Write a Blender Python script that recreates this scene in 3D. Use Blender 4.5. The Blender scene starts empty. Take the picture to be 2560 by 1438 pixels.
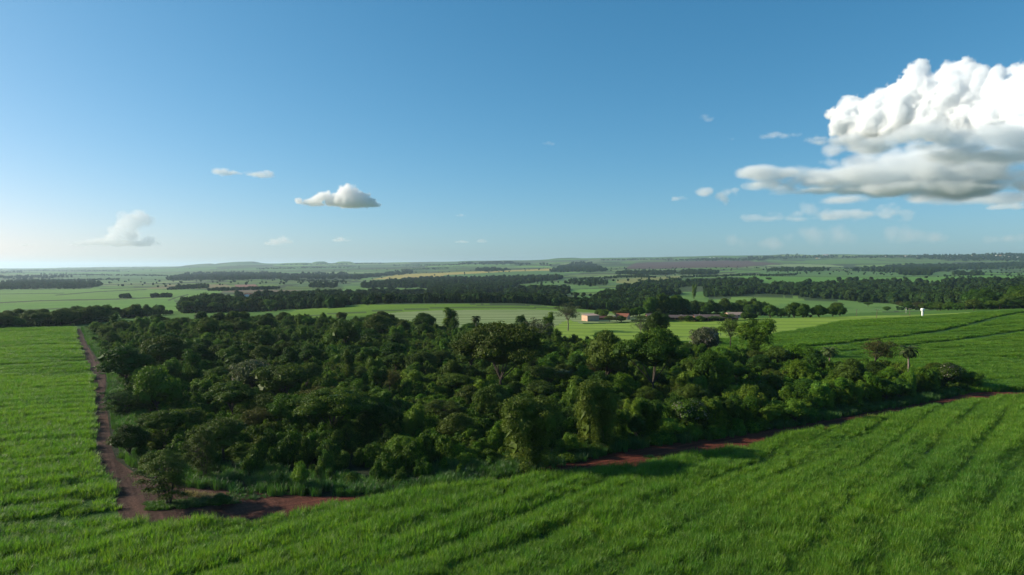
import bpy, bmesh, math, random
import numpy as np
from mathutils import Vector, Matrix, noise as mnoise
from mathutils.geometry import tessellate_polygon

R = math.radians
scene = bpy.context.scene
col = scene.collection
rng = np.random.default_rng(7)
random.seed(7)

# ------------------------------------------------------------------ camera
EYE = 40.0
PITCH = R(1.78)
FPX = 2560 * 24 / 36.0
cam_d = bpy.data.cameras.new('camera')
cam = bpy.data.objects.new('camera', cam_d)
col.objects.link(cam)
cam_d.sensor_width = 36
cam_d.lens = 24
cam_d.clip_start = 0.5
cam_d.clip_end = 120000
cam.location = (0, 0, EYE)
cam.rotation_euler = (math.pi / 2 - PITCH, 0, 0)
scene.camera = cam

# ------------------------------------------------------------------ sky and sun
SUN_AZ = R(-79)      # from +Y, negative = left of the view
SUN_EL = R(23)
world = bpy.data.worlds.new('World')
scene.world = world
world.use_nodes = True
wn = world.node_tree
wn.nodes.clear()
wo = wn.nodes.new('ShaderNodeOutputWorld')
bg = wn.nodes.new('ShaderNodeBackground')
sky = wn.nodes.new('ShaderNodeTexSky')
sky.sky_type = 'NISHITA'
sky.sun_disc = False
sky.sun_elevation = SUN_EL
sky.sun_rotation = SUN_AZ
sky.altitude = 300
sky.air_density = 0.8
sky.dust_density = 1.0
sky.ozone_density = 3.0
bg.inputs['Strength'].default_value = 0.066
# colour response of the photograph's sky: one gain and one exponent per channel
_sep = wn.nodes.new('ShaderNodeSeparateColor'); _com = wn.nodes.new('ShaderNodeCombineColor')
wn.links.new(sky.outputs[0], _sep.inputs[0])
for _i, (_g, _p) in enumerate([(1.373, 1.318), (1.126, .852), (1.173, .779)]):
    _a = wn.nodes.new('ShaderNodeMath'); _a.operation = 'POWER'; _a.inputs[1].default_value = _p
    _b = wn.nodes.new('ShaderNodeMath'); _b.operation = 'MULTIPLY'; _b.inputs[1].default_value = _g * 0.1 ** _p * 10
    wn.links.new(_sep.outputs[_i], _a.inputs[0]); wn.links.new(_a.outputs[0], _b.inputs[0]); wn.links.new(_b.outputs[0], _com.inputs[_i])
wn.links.new(_com.outputs[0], bg.inputs['Color'])
wn.links.new(bg.outputs[0], wo.inputs['Surface'])

sl = bpy.data.lights.new('sun', 'SUN')
sl.energy = 5.0
sl.angle = R(0.53)
sl.color = (1.0, 0.91, 0.72)
sun = bpy.data.objects.new('sun', sl)
col.objects.link(sun)
sdir = Vector((math.sin(SUN_AZ) * math.cos(SUN_EL), math.cos(SUN_AZ) * math.cos(SUN_EL), math.sin(SUN_EL)))
sun.rotation_euler = sdir.to_track_quat('Z', 'Y').to_euler()

scene.view_settings.view_transform = 'Standard'
scene.view_settings.look = 'None'
scene.view_settings.exposure = 0.6
scene.view_settings.gamma = 1.0
scene.view_settings.use_curve_mapping = False
cy = scene.cycles
cy.use_denoising = True
cy.denoiser = 'OPENIMAGEDENOISE'
cy.denoising_input_passes = 'RGB_ALBEDO_NORMAL'
cy.denoising_prefilter = 'ACCURATE'
cy.max_bounces = 20
cy.diffuse_bounces = 1
cy.glossy_bounces = 1
cy.transmission_bounces = 3
cy.transparent_max_bounces = 12
cy.volume_bounces = 20
cy.caustics_reflective = False
cy.caustics_refractive = False
cy.use_adaptive_sampling = False

# ------------------------------------------------------------------ photo geometry helpers
CP, SP = math.cos(PITCH), math.sin(PITCH)


def ray(px, py):
    x = (px - 1280) / FPX
    yc = -(py - 719) / FPX
    return x, CP + yc * SP, -SP + yc * CP


def project(X, Y, Z):
    f = Y * CP - (Z - EYE) * SP
    u = Y * SP + (Z - EYE) * CP
    f = np.maximum(f, 1e-3)
    return 1280 + FPX * X / f, 719 - FPX * u / f


def flat(px, py, z=0.0):
    """where the line of sight through a point of the photograph meets the plane z"""
    x, y, dz = ray(px, py)
    t = (z - EYE) / dz
    return x * t, y * t


class VNoise:
    def __init__(self, seed):
        self.g = np.random.default_rng(seed).random((256, 256))

    def __call__(self, x, y):
        x = np.asarray(x, float); y = np.asarray(y, float)
        xi = np.floor(x).astype(int); yi = np.floor(y).astype(int)
        fx = x - xi; fy = y - yi
        fx = fx * fx * (3 - 2 * fx); fy = fy * fy * (3 - 2 * fy)
        g = self.g
        a = g[xi & 255, yi & 255]; b = g[(xi + 1) & 255, yi & 255]
        c = g[xi & 255, (yi + 1) & 255]; d = g[(xi + 1) & 255, (yi + 1) & 255]
        return ((a * (1 - fx) + b * fx) * (1 - fy) + (c * (1 - fx) + d * fx) * fy) * 2 - 1


def fbm(n, x, y, o=4):
    s = 0; a = 0.5
    for k in range(o):
        s = s + a * n(x * 2 ** k + 17.3 * k, y * 2 ** k - 9.1 * k); a *= 0.5
    return s


N1, N2, N3 = VNoise(1), VNoise(2), VNoise(3)

# ------------------------------------------------------------------ terrain height
# each column: azimuth (as a column of the photograph) and (distance, height) knots
PROF = {
    0:    [(430, 0), (560, -4), (700, -12), (900, -17.5), (1400, -27), (2000, -35), (3000, -42), (4500, -49), (6500, -44), (9500, -32), (14000, -26), (20000, -30), (45000, -90)],
    320:  [(450, 0), (560, -2), (700, -12), (900, -15), (1400, -25), (2000, -31), (3000, -39), (4500, -44), (6500, -36), (9500, -16), (14000, 11), (20000, 17), (26000, -20), (45000, -90)],
    640:  [(450, 0), (520, -1), (620, -1.5), (750, -12), (950, -15), (1300, -20), (1800, -22), (2500, -25), (3500, -30), (5000, -24), (7500, 0), (10000, 58), (12500, 88), (15000, 70), (45000, -60)],
    960:  [(500, 0), (600, 1), (730, 1), (800, -4), (900, -10), (1000, -14), (1200, -20), (1600, -25), (2200, -27), (3000, -30), (4000, -30), (5500, -15), (7500, 14), (10000, 63), (12000, 107), (14500, 90), (45000, 0)],
    1280: [(500, 0), (600, 1), (720, 1.6), (800, -4), (900, -10), (1000, -14), (1200, -17.6), (1500, -20.6), (2000, -21), (2800, -24), (3500, -13), (4500, -2), (6000, 26), (8000, 68), (11000, 140), (13500, 120), (45000, 50)],
    1600: [(450, 0), (600, -1), (700, -8), (850, -19), (1000, -18), (1300, -18), (1700, -16), (2300, -12.5), (3200, -5), (4500, 13.6), (6500, 55), (8500, 110), (10500, 181), (13000, 150), (45000, 80)],
    1920: [(430, 0), (500, 1.6), (600, -6), (750, -12), (950, -17), (1200, -15.5), (1700, -6), (2100, -2), (3000, 1.3), (4500, 24), (6500, 63), (8000, 115), (10000, 204), (12500, 170), (45000, 90)],
    2240: [(300, 0), (420, 2.2), (500, 3.7), (600, -3), (750, -12), (900, -17.5), (1200, -19), (1400, -18), (1800, -8.5), (2300, -3), (3200, 4), (5000, 34), (7000, 97), (9500, 203), (12000, 165), (45000, 90)],
    2560: [(280, 0), (400, 3.5), (500, 6.6), (600, 2), (800, -1), (1000, -2), (1300, -3), (1700, -2), (2200, 0), (3000, 1), (4500, 24), (6500, 82), (8500, 201), (10000, 165), (45000, 90)],
}
_keys = sorted(PROF)
_U = np.array([(k - 1280) / FPX for k in _keys])
LD0, LD1, NLD = math.log(100.0), math.log(45000.0), 700
_ld = np.linspace(LD0, LD1, NLD)
_cols = []
for k in _keys:
    d = np.log(np.array([p[0] for p in PROF[k]]))
    z = np.array([float(p[1]) for p in PROF[k]])
    zz = np.interp(_ld, d, z)
    ker = np.hanning(15); ker /= ker.sum()
    zp = np.pad(zz, 7, mode='edge')
    _cols.append(np.convolve(zp, ker, mode='valid'))
_cols = np.array(_cols)
NU = 240
_u = np.linspace(_U[0], _U[-1], NU)
# smoothstep between the columns
_G = np.zeros((NU, NLD))
for i, u in enumerate(_u):
    j = min(max(np.searchsorted(_U, u) - 1, 0), len(_U) - 2)
    t = (u - _U[j]) / (_U[j + 1] - _U[j])
    t = t * t * (3 - 2 * t) * 0.6 + t * 0.4
    _G[i] = _cols[j] * (1 - t) + _cols[j + 1] * t
UMAX = _U[-1]

# low flat-topped hills on the left skyline: (px, distance, half width m, depth m, height)
MESAS = [(497, 12000, 130, 600, 26), (572, 12100, 130, 600, 36), (607, 12000, 170, 600, 48), (740, 12100, 260, 500, 16), (800, 12050, 70, 400, 34), (862, 12000, 110, 400, 30),
         (1440, 7600, 330, 700, 13), (1412, 10600, 200, 400, 14), (1180, 9400, 500, 500, 12), (1980, 9600, 180, 400, 12), (2080, 9800, 260, 400, 8)]


def height(x, y):
    x = np.asarray(x, float); y = np.asarray(y, float)
    th = np.arctan2(x, y)
    r = np.hypot(x, y)
    lim = math.atan(UMAX)
    tc = np.clip(th, -lim, lim)
    u = np.tan(tc)
    d = np.maximum(r * np.cos(tc), 100.0)
    fi = (u - _u[0]) / (_u[-1] - _u[0]) * (NU - 1)
    fj = (np.log(d) - LD0) / (LD1 - LD0) * (NLD - 1)
    i = np.clip(fi.astype(int), 0, NU - 2); j = np.clip(fj.astype(int), 0, NLD - 2)
    a = np.clip(fi - i, 0, 1); b = np.clip(fj - j, 0, 1)
    z = (_G[i, j] * (1 - a) + _G[i + 1, j] * a) * (1 - b) + (_G[i, j + 1] * (1 - a) + _G[i + 1, j + 1] * a) * b
    w = np.clip((d - 900) / 3000, 0, 1)
    z = z + w * 9 * fbm(N1, x / 900, y / 900, 3) * (1 + np.clip((d - 4000) / 6000, 0, 1) * 1.2)
    for px, dd, hw, hd, hh in MESAS:
        mu = (px - 1280) / FPX * dd
        q = ((x - mu) / hw) ** 2 + ((y - dd) / hd) ** 2
        z = z + hh / (1 + q ** 3) * (q < 60)
    return z


def ground_at(px, py, dmin=90.0, dmax=30000.0):
    """first ground point on the line of sight of a point of the photograph (arrays)"""
    px, py = np.broadcast_arrays(np.atleast_1d(np.asarray(px, float)), np.atleast_1d(np.asarray(py, float)))
    x, y, dz = ray(px, py)
    t = np.full(px.shape, float(dmin)); hit = np.zeros(px.shape, bool)
    prev = t.copy()
    step = 1.012
    for k in range(int(math.log(dmax / dmin) / math.log(step)) + 1):
        act = ~hit
        if not act.any():
            break
        zz = EYE + dz[act] * t[act] - height(x[act] * t[act], y[act] * t[act])
        idx = np.where(act)[0]
        h = idx[zz < 0]
        hit[h] = True
        go = idx[zz >= 0]
        prev[go] = t[go]; t[go] *= step
    lo, hi = prev.copy(), t.copy()
    for k in range(14):
        m = (lo + hi) / 2
        zz = EYE + dz * m - height(x * m, y * m)
        lo = np.where(zz >= 0, m, lo); hi = np.where(zz < 0, m, hi)
    m = (lo + hi) / 2
    X, Y = x * m, y * m
    return X, Y, height(X, Y), hit


def in_poly(px, py, poly):
    px = np.asarray(px); py = np.asarray(py)
    inside = np.zeros(px.shape, bool)
    n = len(poly); j = n - 1
    for i in range(n):
        xi, yi = poly[i]; xj, yj = poly[j]
        if yi != yj:
            c = ((yi > py) != (yj > py)) & (px < (xj - xi) * (py - yi) / (yj - yi) + xi)
            inside ^= c
        j = i
    return inside


def seg_dist(x, y, line):
    best = np.full(np.shape(x), 1e9)
    for (ax, ay), (bx, by) in zip(line[:-1], line[1:]):
        dx, dy = bx - ax, by - ay
        t = np.clip(((x - ax) * dx + (y - ay) * dy) / (dx * dx + dy * dy + 1e-9), 0, 1)
        best = np.minimum(best, np.hypot(x - ax - t * dx, y - ay - t * dy))
    return best


# ------------------------------------------------------------------ object helpers
def tag(o, label=None, cat=None, group=None, kind=None):
    if label: o['label'] = label
    if cat: o['category'] = cat
    if group: o['group'] = group
    if kind: o['kind'] = kind
    return o


def empty(name, loc, rz=0.0, sc=1.0):
    o = bpy.data.objects.new(name, None)
    o.location = loc
    o.rotation_euler = (0, 0, rz)
    o.scale = (sc, sc, sc) if np.isscalar(sc) else sc
    col.objects.link(o)
    return o


def mesh_from(name, verts, faces_flat, nper, mat=None, smooth=False, attr=None):
    """verts Nx3, faces_flat M x nper index array"""
    me = bpy.data.meshes.new(name)
    verts = np.asarray(verts, dtype=np.float32); f = np.asarray(faces_flat, dtype=np.int32)
    me.vertices.add(len(verts)); me.vertices.foreach_set('co', verts.ravel())
    me.loops.add(f.size); me.loops.foreach_set('vertex_index', f.ravel())
    me.polygons.add(len(f))
    me.polygons.foreach_set('loop_start', np.arange(0, f.size, nper, dtype=np.int32))
    me.polygons.foreach_set('use_smooth', np.full(len(f), smooth))
    if attr is not None:
        for an, (typ, dat) in attr.items():
            a = me.attributes.new(an, typ, 'POINT')
            if typ == 'FLOAT_COLOR':
                a.data.foreach_set('color', np.asarray(dat, np.float32).ravel())
            elif typ == 'FLOAT_VECTOR':
                a.data.foreach_set('vector', np.asarray(dat, np.float32).ravel())
            else:
                a.data.foreach_set('value', np.asarray(dat, np.float32 if typ == 'FLOAT' else np.int32).ravel())
    me.update(calc_edges=True)
    if mat: me.materials.append(mat)
    return me


def obj(name, me, parent=None, loc=None):
    o = bpy.data.objects.new(name, me)
    if parent is not None: o.parent = parent
    if loc is not None: o.location = loc
    col.objects.link(o)
    return o


# ------------------------------------------------------------------ materials
def new_mat(name):
    m = bpy.data.materials.new(name); m.use_nodes = True
    nt = m.node_tree; nt.nodes.clear()
    out = nt.nodes.new('ShaderNodeOutputMaterial')
    return m, nt, out


def nd(nt, typ, **kw):
    n = nt.nodes.new(typ)
    for k, v in kw.items():
        if k in n.inputs: n.inputs[k].default_value = v
        else: setattr(n, k, v)
    return n


def mixc(nt, fac, a, b, blend='MIX'):
    m = nt.nodes.new('ShaderNodeMix'); m.data_type = 'RGBA'; m.blend_type = blend
    for s, v in ((m.inputs[0], fac), (m.inputs[6], a), (m.inputs[7], b)):
        if hasattr(v, 'is_linked'): nt.links.new(v, s)
        elif isinstance(v, tuple): s.default_value = v if len(v) == 4 else (*v, 1)
        else: s.default_value = v
    return m.outputs[2]


def ramp(nt, src, stops):
    r = nt.nodes.new('ShaderNodeValToRGB')
    e = r.color_ramp.elements
    while len(e) < len(stops): e.new(0.5)
    for el, (p, c) in zip(e, stops):
        el.position = p; el.color = (*c, 1) if len(c) == 3 else c
    nt.links.new(src, r.inputs[0])
    return r.outputs[0]


def pos(nt, scale=(1, 1, 1), obj_space=False):
    if obj_space:
        t = nt.nodes.new('ShaderNodeTexCoord').outputs['Object']
    else:
        t = nt.nodes.new('ShaderNodeNewGeometry').outputs['Position']
    m = nt.nodes.new('ShaderNodeMapping'); m.inputs['Scale'].default_value = scale
    nt.links.new(t, m.inputs[0])
    return m.outputs[0]


def noise_tex(nt, vec, scale, detail=4, rough=0.55, dist=0.0):
    n = nd(nt, 'ShaderNodeTexNoise', Scale=scale, Detail=detail, Roughness=rough, Distortion=dist)
    nt.links.new(vec, n.inputs['Vector'])
    return n.outputs['Fac']


def simple_mat(name, c1, c2, scale=1.0, rough=0.8, bump=0.0, obj_space=True, spec=0.2):
    m, nt, out = new_mat(name)
    v = pos(nt, obj_space=obj_space)
    f = noise_tex(nt, v, scale)
    c = ramp(nt, f, [(0.3, c1), (0.7, c2)])
    b = nd(nt, 'ShaderNodeBsdfPrincipled', Roughness=rough)
    b.inputs['Specular IOR Level'].default_value = spec
    nt.links.new(c, b.inputs['Base Color'])
    if bump:
        bp = nd(nt, 'ShaderNodeBump', Strength=bump, Distance=0.1)
        nt.links.new(f, bp.inputs['Height']); nt.links.new(bp.outputs[0], b.inputs['Normal'])
    nt.links.new(b.outputs[0], out.inputs[0])
    return m

# ------------------------------------------------------------------ the near field: outlines on the ground
ROAD_L = [flat(*p, 1.0) for p in [(188, 818), (192, 850), (205, 880), (215, 905), (230, 940), (237, 965), (236, 990), (240, 1020), (238, 1050), (238, 1075), (243, 1110), (246, 1140), (262, 1165), (278, 1195), (290, 1225), (292, 1250)]]
FRONT_EDGE = [flat(*p, 2.0) for p in [(300, 1281), (480, 1285), (560, 1279), (640, 1277), (700, 1264), (830, 1240), (960, 1225), (1090, 1205), (1250, 1185), (1420, 1165), (1560, 1150), (1700, 1130), (1850, 1100), (1950, 1080), (2100, 1050), (2270, 1018), (2430, 988), (2560, 979), (2900, 968)]]
FOREST_L = [flat(*p, 0.0) for p in [(200, 822), (215, 860), (235, 890), (262, 925), (265, 960), (258, 1000), (268, 1030), (275, 1080), (280, 1120), (290, 1150), (335, 1182), (385, 1203)]]
FOREST_F = [flat(*p, 0.0) for p in [(470, 1210), (560, 1224), (700, 1238), (850, 1242), (1000, 1230), (1150, 1212), (1280, 1188), (1420, 1156), (1600, 1118), (1800, 1094), (2000, 1061), (2150, 1031), (2280, 1010), (2400, 985)]]
FOREST_B = [flat(*p, 0.0) for p in [(2450, 968), (2400, 958), (2280, 942), (2130, 925), (1930, 905), (1640, 876), (1420, 862), (1200, 835), (985, 812), (700, 803), (560, 805), (350, 812)]]
FOREST = FOREST_L + FOREST_F + FOREST_B
ROAD_R_FAR = [flat(*p, 1.0) for p in [(2460, 971), (2560, 974), (2900, 967)]]
ROAD = ROAD_L + FRONT_EDGE + ROAD_R_FAR[::-1] + [FOREST_F[-1]] + FOREST_F[::-1][1:] + FOREST_L[::-1]
LIME = [flat(*p, 0.0) for p in [(1330, 850), (1420, 800), (1460, 812), (1560, 809), (1640, 803), (1740, 802), (1960, 797), (2000, 795.5), (2160, 790)]] + \
       [flat(*p, 3.0) for p in [(2300, 782), (2440, 779), (2700, 776), (2700, 786), (2560, 787), (2300, 794)]] + \
       [flat(*p, 1.0) for p in [(2100, 811), (1940, 832), (1800, 847), (1640, 858), (1500, 862), (1400, 860)]]
STRIPED = [flat(*p, 0.0) for p in [(930, 820), (960, 786), (1100, 779), (1350, 777), (1640, 786), (1655, 796), (1560, 806), (1455, 808), (1420, 835), (1300, 850), (1100, 840)]]
TRACKS = [[flat(*p, 1.0) for p in [(1990, 868), (2100, 860), (2227, 849), (2372, 833), (2440, 822), (2489, 811), (2560, 802), (2700, 795)]],
          [flat(*p, 1.0) for p in [(2100, 877), (2231, 868), (2372, 858), (2560, 839), (2700, 828)]],
          [flat(*p, 1.0) for p in [(-200, 878), (0, 866), (100, 861), (196, 856)]],
          [flat(*p, 1.0) for p in [(-200, 950), (0, 926), (120, 918), (224, 907)]],
          [flat(*p, 1.0) for p in [(1250, 765), (1250, 766)]]]
RIGHT_FIELD_BACK = [flat(*p, 1.0) for p in [(1640, 858), (1800, 847), (1940, 832), (2100, 811)]]

# ------------------------------------------------------------------ land cover seen on the photograph
WOODS = [  # outlines of far woods (photo coordinates of their ground), crown size in metres, density
    ([(0, 713), (60, 704), (240, 705), (255, 713), (215, 722), (90, 724), (0, 723)], 16, .5),
    ([(410, 701), (470, 684), (560, 682), (700, 684), (860, 684), (870, 698), (600, 700)], 22, .55),
    ([(0, 692), (120, 690), (200, 693), (60, 699), (0, 699)], 20, .4),
    ([(30, 680), (55, 678), (56, 682), (0, 684)], 20, .5),
    ([(455, 780), (452, 768), (500, 758), (570, 755), (640, 748), (760, 742), (860, 738), (860, 768), (760, 772), (640, 776), (560, 780)], 12, .8),
    ([(590, 741), (640, 737), (700, 740), (700, 747), (600, 746)], 12, .5),
    ([(772, 718), (780, 712), (842, 713), (842, 720)], 14, .6),
    ([(860, 742), (960, 732), (1000, 735), (1060, 730), (1110, 735), (1250, 744), (1300, 743), (1420, 744), (1560, 750), (1620, 760), (1560, 768), (1200, 760), (860, 762)], 13, .9),
    ([(905, 716), (1000, 700), (1080, 697), (1200, 697), (1290, 694), (1405, 692), (1412, 697), (1290, 712), (1290, 720), (1230, 737), (1100, 735), (1060, 720), (910, 719)], 15, .8),
    ([(870, 692), (960, 684), (1030, 676), (1030, 684), (900, 697), (850, 700)], 22, .6),
    ([(1185, 677), (1190, 672), (1240, 671), (1275, 676), (1230, 679)], 22, .6),
    ([(1255, 735), (1300, 726), (1350, 722), (1420, 724), (1425, 733), (1380, 742), (1270, 742)], 12, .75),
    ([(1375, 680), (1400, 668), (1440, 659), (1475, 659), (1500, 670), (1515, 678), (1450, 680)], 22, .9),
    ([(1145, 658), (1280, 656), (1290, 660), (1150, 662)], 26, .6),
    ([(1270, 662), (1330, 660), (1330, 663), (1275, 664)], 26, .6),
    ([(1348, 662), (1400, 660), (1400, 663), (1350, 664)], 26, .6),
    ([(1400, 706), (1500, 702), (1520, 712), (1480, 716), (1410, 708)], 11, .3),
    ([(1540, 735), (1545, 722), (1600, 712), (1640, 708), (1710, 710), (1710, 735), (1640, 742), (1570, 745)], 13, .75),
    ([(1515, 760), (1515, 745), (1580, 742), (1640, 745), (1665, 756), (1620, 768), (1540, 766)], 13, .7),
    ([(1762, 742), (1765, 724), (1800, 718), (1870, 716), (1900, 720), (1995, 717), (2010, 712), (2120, 706), (2250, 708), (2350, 712), (2380, 705), (2560, 705), (2750, 705), (2750, 760), (2560, 762), (2440, 764), (2290, 762), (2200, 757), (2100, 752), (2010, 752), (2000, 744), (1900, 741)], 14, 1.0),
    ([(1700, 714), (1720, 706), (1770, 704), (1850, 702), (1910, 706), (1905, 711), (1800, 717), (1705, 718)], 13, .6),
    ([(1640, 712), (1700, 703), (1700, 716), (1640, 720)], 13, .5),
    ([(1915, 678), (1930, 673), (2060, 673), (2075, 676), (2000, 679)], 18, .6),
    ([(2133, 678), (2150, 671), (2240, 665), (2400, 664), (2560, 658), (2700, 658), (2700, 670), (2560, 672), (2400, 674), (2330, 682), (2260, 689), (2240, 681)], 20, .8),
    ([(2260, 688), (2330, 683), (2325, 689)], 18, .6), ([(2380, 688), (2400, 682), (2450, 685), (2460, 689)], 18, .5),
    ([(1700, 687), (1700, 677), (1750, 676), (1800, 683), (1790, 687)], 18, .6), ([(1540, 683), (1640, 680), (1700, 684), (1640, 688), (1545, 686)], 18, .5),
    ([(2105, 642), (2240, 641), (2400, 638), (2560, 636), (2700, 636), (2700, 655), (2560, 652), (2440, 652), (2360, 652), (2340, 648), (2200, 644), (2105, 646)], 20, .7),
    ([(1870, 644), (1970, 640), (2040, 642), (2100, 641), (2100, 645), (1960, 647), (1870, 648)], 24, .5),
    ([(1660, 652), (1740, 647), (1800, 647), (1920, 649), (1920, 652), (1750, 652)], 24, .4),
]
PATCH = [  # fields of another colour: outline, colour
    ([(925, 699), (1000, 686), (1240, 677), (1390, 671), (1412, 676), (1250, 682), (1110, 689), (1090, 695), (930, 699)], (.200, .190, .060)),
    ([(1110, 688), (1280, 679), (1412, 676), (1410, 690), (1240, 692), (1110, 693)], (.048, .110, .035)),
    ([(585, 712), (640, 711), (658, 723), (597, 724)], (.135, .085, .075)),
    ([(420, 712), (560, 711), (590, 718), (520, 722), (360, 722)], (.110, .110, .060)),
    ([(540, 731), (600, 725), (760, 725), (700, 732)], (.085, .075, .055)),
    ([(1560, 672), (1590, 657), (1840, 650), (1960, 660), (1850, 667), (1700, 671)], (.052, .036, .034)),
    ([(1700, 668), (1930, 660), (1850, 669)], (.052, .036, .034)),
    ([(2005, 688), (2040, 682), (2150, 681), (2270, 688), (2150, 694), (2020, 693)], (.120, .125, .055)),
    ([(1850, 690), (2560, 688), (2750, 688), (2750, 700), (2560, 703), (2350, 705), (2000, 712), (1850, 704)], (.060, .150, .030)),
    ([(1620, 768), (1640, 740), (1760, 742), (1760, 748), (2010, 752), (2250, 752), (2300, 775), (2000, 790), (1700, 790)], (.066, .140, .036)),
    ([(1790, 750), (1850, 743), (2005, 742), (2005, 752), (1900, 768), (1800, 768)], (.085, .165, .035)),
    ([(1900, 676), (2400, 676), (2400, 690), (1900, 690)], (.052, .115, .040)),
    ([(1540, 700), (1600, 694), (1700, 690), (1700, 703), (1600, 710), (1540, 708)], (.110, .135, .050)),
    ([(0, 728), (240, 722), (560, 727), (520, 745), (240, 752), (0, 760)], (.070, .150, .034)),
    ([(0, 760), (240, 752), (430, 748), (455, 770), (260, 790), (0, 790)], (.062, .150, .030)),
    ([(1200, 735), (1290, 716), (1400, 703), (1480, 708), (1500, 720), (1350, 724), (1250, 738)], (.055, .120, .036)),
    ([(850, 740), (860, 715), (1060, 718), (1080, 726), (960, 732)], (.060, .130, .034)),
    ([(0, 690), (460, 684), (400, 706), (0, 712)], (.050, .105, .040)),
    ([(695, 790), (760, 770), (900, 762), (1200, 758), (1450, 757), (1600, 764), (1640, 780), (1640, 790), (1350, 779), (1100, 781), (960, 788), (860, 800)], (.066, .135, .014)),
]
GREENS = np.array([(.045, .105, .030), (.052, .125, .030), (.062, .140, .036), (.070, .150, .034), (.058, .115, .045), (.080, .135, .048), (.045, .095, .040), (.066, .125, .030), (.090, .140, .060)])


def build_ground():
    lim = R(43)
    th = np.concatenate([np.linspace(-math.pi, -lim, 60)[:-1], np.linspace(-lim, lim, 1150), np.linspace(lim, math.pi, 60)[1:]])
    r_near = EYE / np.tan(np.linspace(R(40), math.atan(EYE / 1400), 420))
    r = np.concatenate([[2, 8, 16, 26, 36], r_near[r_near > 40], np.geomspace(1406, 45000, 420)])
    T, RR = np.meshgrid(th, r, indexing='xy')
    X = RR * np.sin(T); Y = RR * np.cos(T)
    Z = height(X, Y)
    shp = X.shape
    x, y, z = X.ravel(), Y.ravel(), Z.ravel()
    px, py = project(x, y, z)
    ahead = (y > 50) & (px > -900) & (px < 3500)
    # default patchwork of fields
    n = 620
    sth = rng.uniform(-0.9, 0.9, n); slr = rng.uniform(math.log(600), math.log(42000), n)
    scol = GREENS[rng.integers(0, len(GREENS), n)] * rng.uniform(.72, 1.25, (n, 1))
    a = np.arctan2(x, y); lr = np.log(np.maximum(RR.ravel(), 1))
    wa = a + 0.05 * fbm(N2, lr * 3, a * 6, 3); wl = lr + 0.12 * fbm(N3, a * 5, lr * 2, 3)
    C = np.empty((len(x), 3)); edge = np.zeros(len(x))
    for s in range(0, len(x), 40000):
        e = slice(s, s + 40000)
        d = np.abs(wa[e, None] - sth[None]) * 2.2 + np.abs(wl[e, None] - slr[None]) * 3.4
        k = np.argmin(d, 1)
        d2 = np.partition(d, 1, axis=1)[:, :2]
        C[e] = scol[k]; edge[e] = np.abs(d2[:, 1] - d2[:, 0])
    hedge = (edge < 0.05) & (RR.ravel() > 900)
    C[hedge] = (.030, .050, .024)
    # plain cane country near by
    near = RR.ravel() < 900
    C[near] = (.038, .095, .014)
    for poly, c in PATCH:
        m = ahead & in_poly(px, py, poly) & (RR.ravel() > 420)
        C[m] = c
    for poly, sz, dn in WOODS:
        m = ahead & in_poly(px + 14 * fbm(N1, px / 14, py / 5, 2), py + 2.5 * fbm(N2, px / 9, py / 6, 2), poly) & (RR.ravel() > 560)
        C[m] = (.024, .046, .016)
    # dark tracks, ditches and hedge lines between the far fields
    for ln, w_ in [([(0, 757), (100, 752), (290, 748), (430, 742)], 1.7), ([(140, 738), (250, 729), (365, 724)], 1.3), ([(418, 752), (440, 744), (470, 737)], 1.6), ([(-50, 736), (160, 733)], .9), ([(250, 722), (460, 716), (560, 724)], 1.1),
                   ([(600, 733), (860, 730)], 1.2), ([(240, 767), (330, 765)], .9), ([(0, 776), (200, 771)], 1.0), ([(700, 797), (850, 783), (1080, 771), (1250, 768), (1450, 771), (1560, 780)], 1.6), ([(1120, 762), (1400, 765), (1560, 771)], .8),
                   ([(1500, 727), (1700, 735)], .9), ([(2000, 712), (2250, 706)], .9), ([(1900, 690), (2150, 693), (2400, 690)], .9), ([(2050, 676), (2560, 682)], .8), ([(1250, 728), (1400, 712), (1500, 708)], .8), ([(640, 712), (660, 724), (860, 722)], .9), ([(560, 700), (860, 706), (900, 700)], .9), ([(0, 700), (300, 697), (560, 703)], .8)]:
        m = ahead & (seg_dist(px, py * 1.5, [(a_, b_ * 1.5) for a_, b_ in ln]) < w_ * 1.25) & (RR.ravel() > 560)
        C[m] = (.030, .052, .020)
    v = 0
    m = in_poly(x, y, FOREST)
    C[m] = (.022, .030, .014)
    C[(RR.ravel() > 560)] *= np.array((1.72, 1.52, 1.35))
    C *= (1 + 0.10 * fbm(N3, x / 25, y / 25, 3))[:, None]
    nr, nt_ = shp
    i = np.arange(nr - 1)[:, None]; j = np.arange(nt_ - 1)[None]
    a0 = i * nt_ + j
    F = np.stack([a0, a0 + nt_, a0 + nt_ + 1, a0 + 1], -1).reshape(-1, 4)[:, ::-1]
    m_, nt, out = new_mat('ground')
    at = nd(nt, 'ShaderNodeAttribute', attribute_name='cover')
    v = pos(nt)
    f1 = noise_tex(nt, v, 0.45, 6, .65)
    f2 = noise_tex(nt, v, 0.012, 5, .6)
    c = mixc(nt, 0.55, at.outputs['Color'], ramp(nt, f1, [(.3, (.45, .45, .45)), (.7, (1.25, 1.25, 1.2))]), 'MULTIPLY')
    c = mixc(nt, 0.5, c, ramp(nt, f2, [(.3, (.75, .78, .75)), (.7, (1.2, 1.15, 1.15))]), 'MULTIPLY')
    b = nd(nt, 'ShaderNodeBsdfPrincipled', Roughness=.95)
    b.inputs['Specular IOR Level'].default_value = .1
    nt.links.new(c, b.inputs['Base Color'])
    bp = nd(nt, 'ShaderNodeBump', Strength=.6, Distance=.6)
    nt.links.new(f1, bp.inputs['Height']); nt.links.new(bp.outputs[0], b.inputs['Normal'])
    nt.links.new(b.outputs[0], out.inputs[0])
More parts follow.
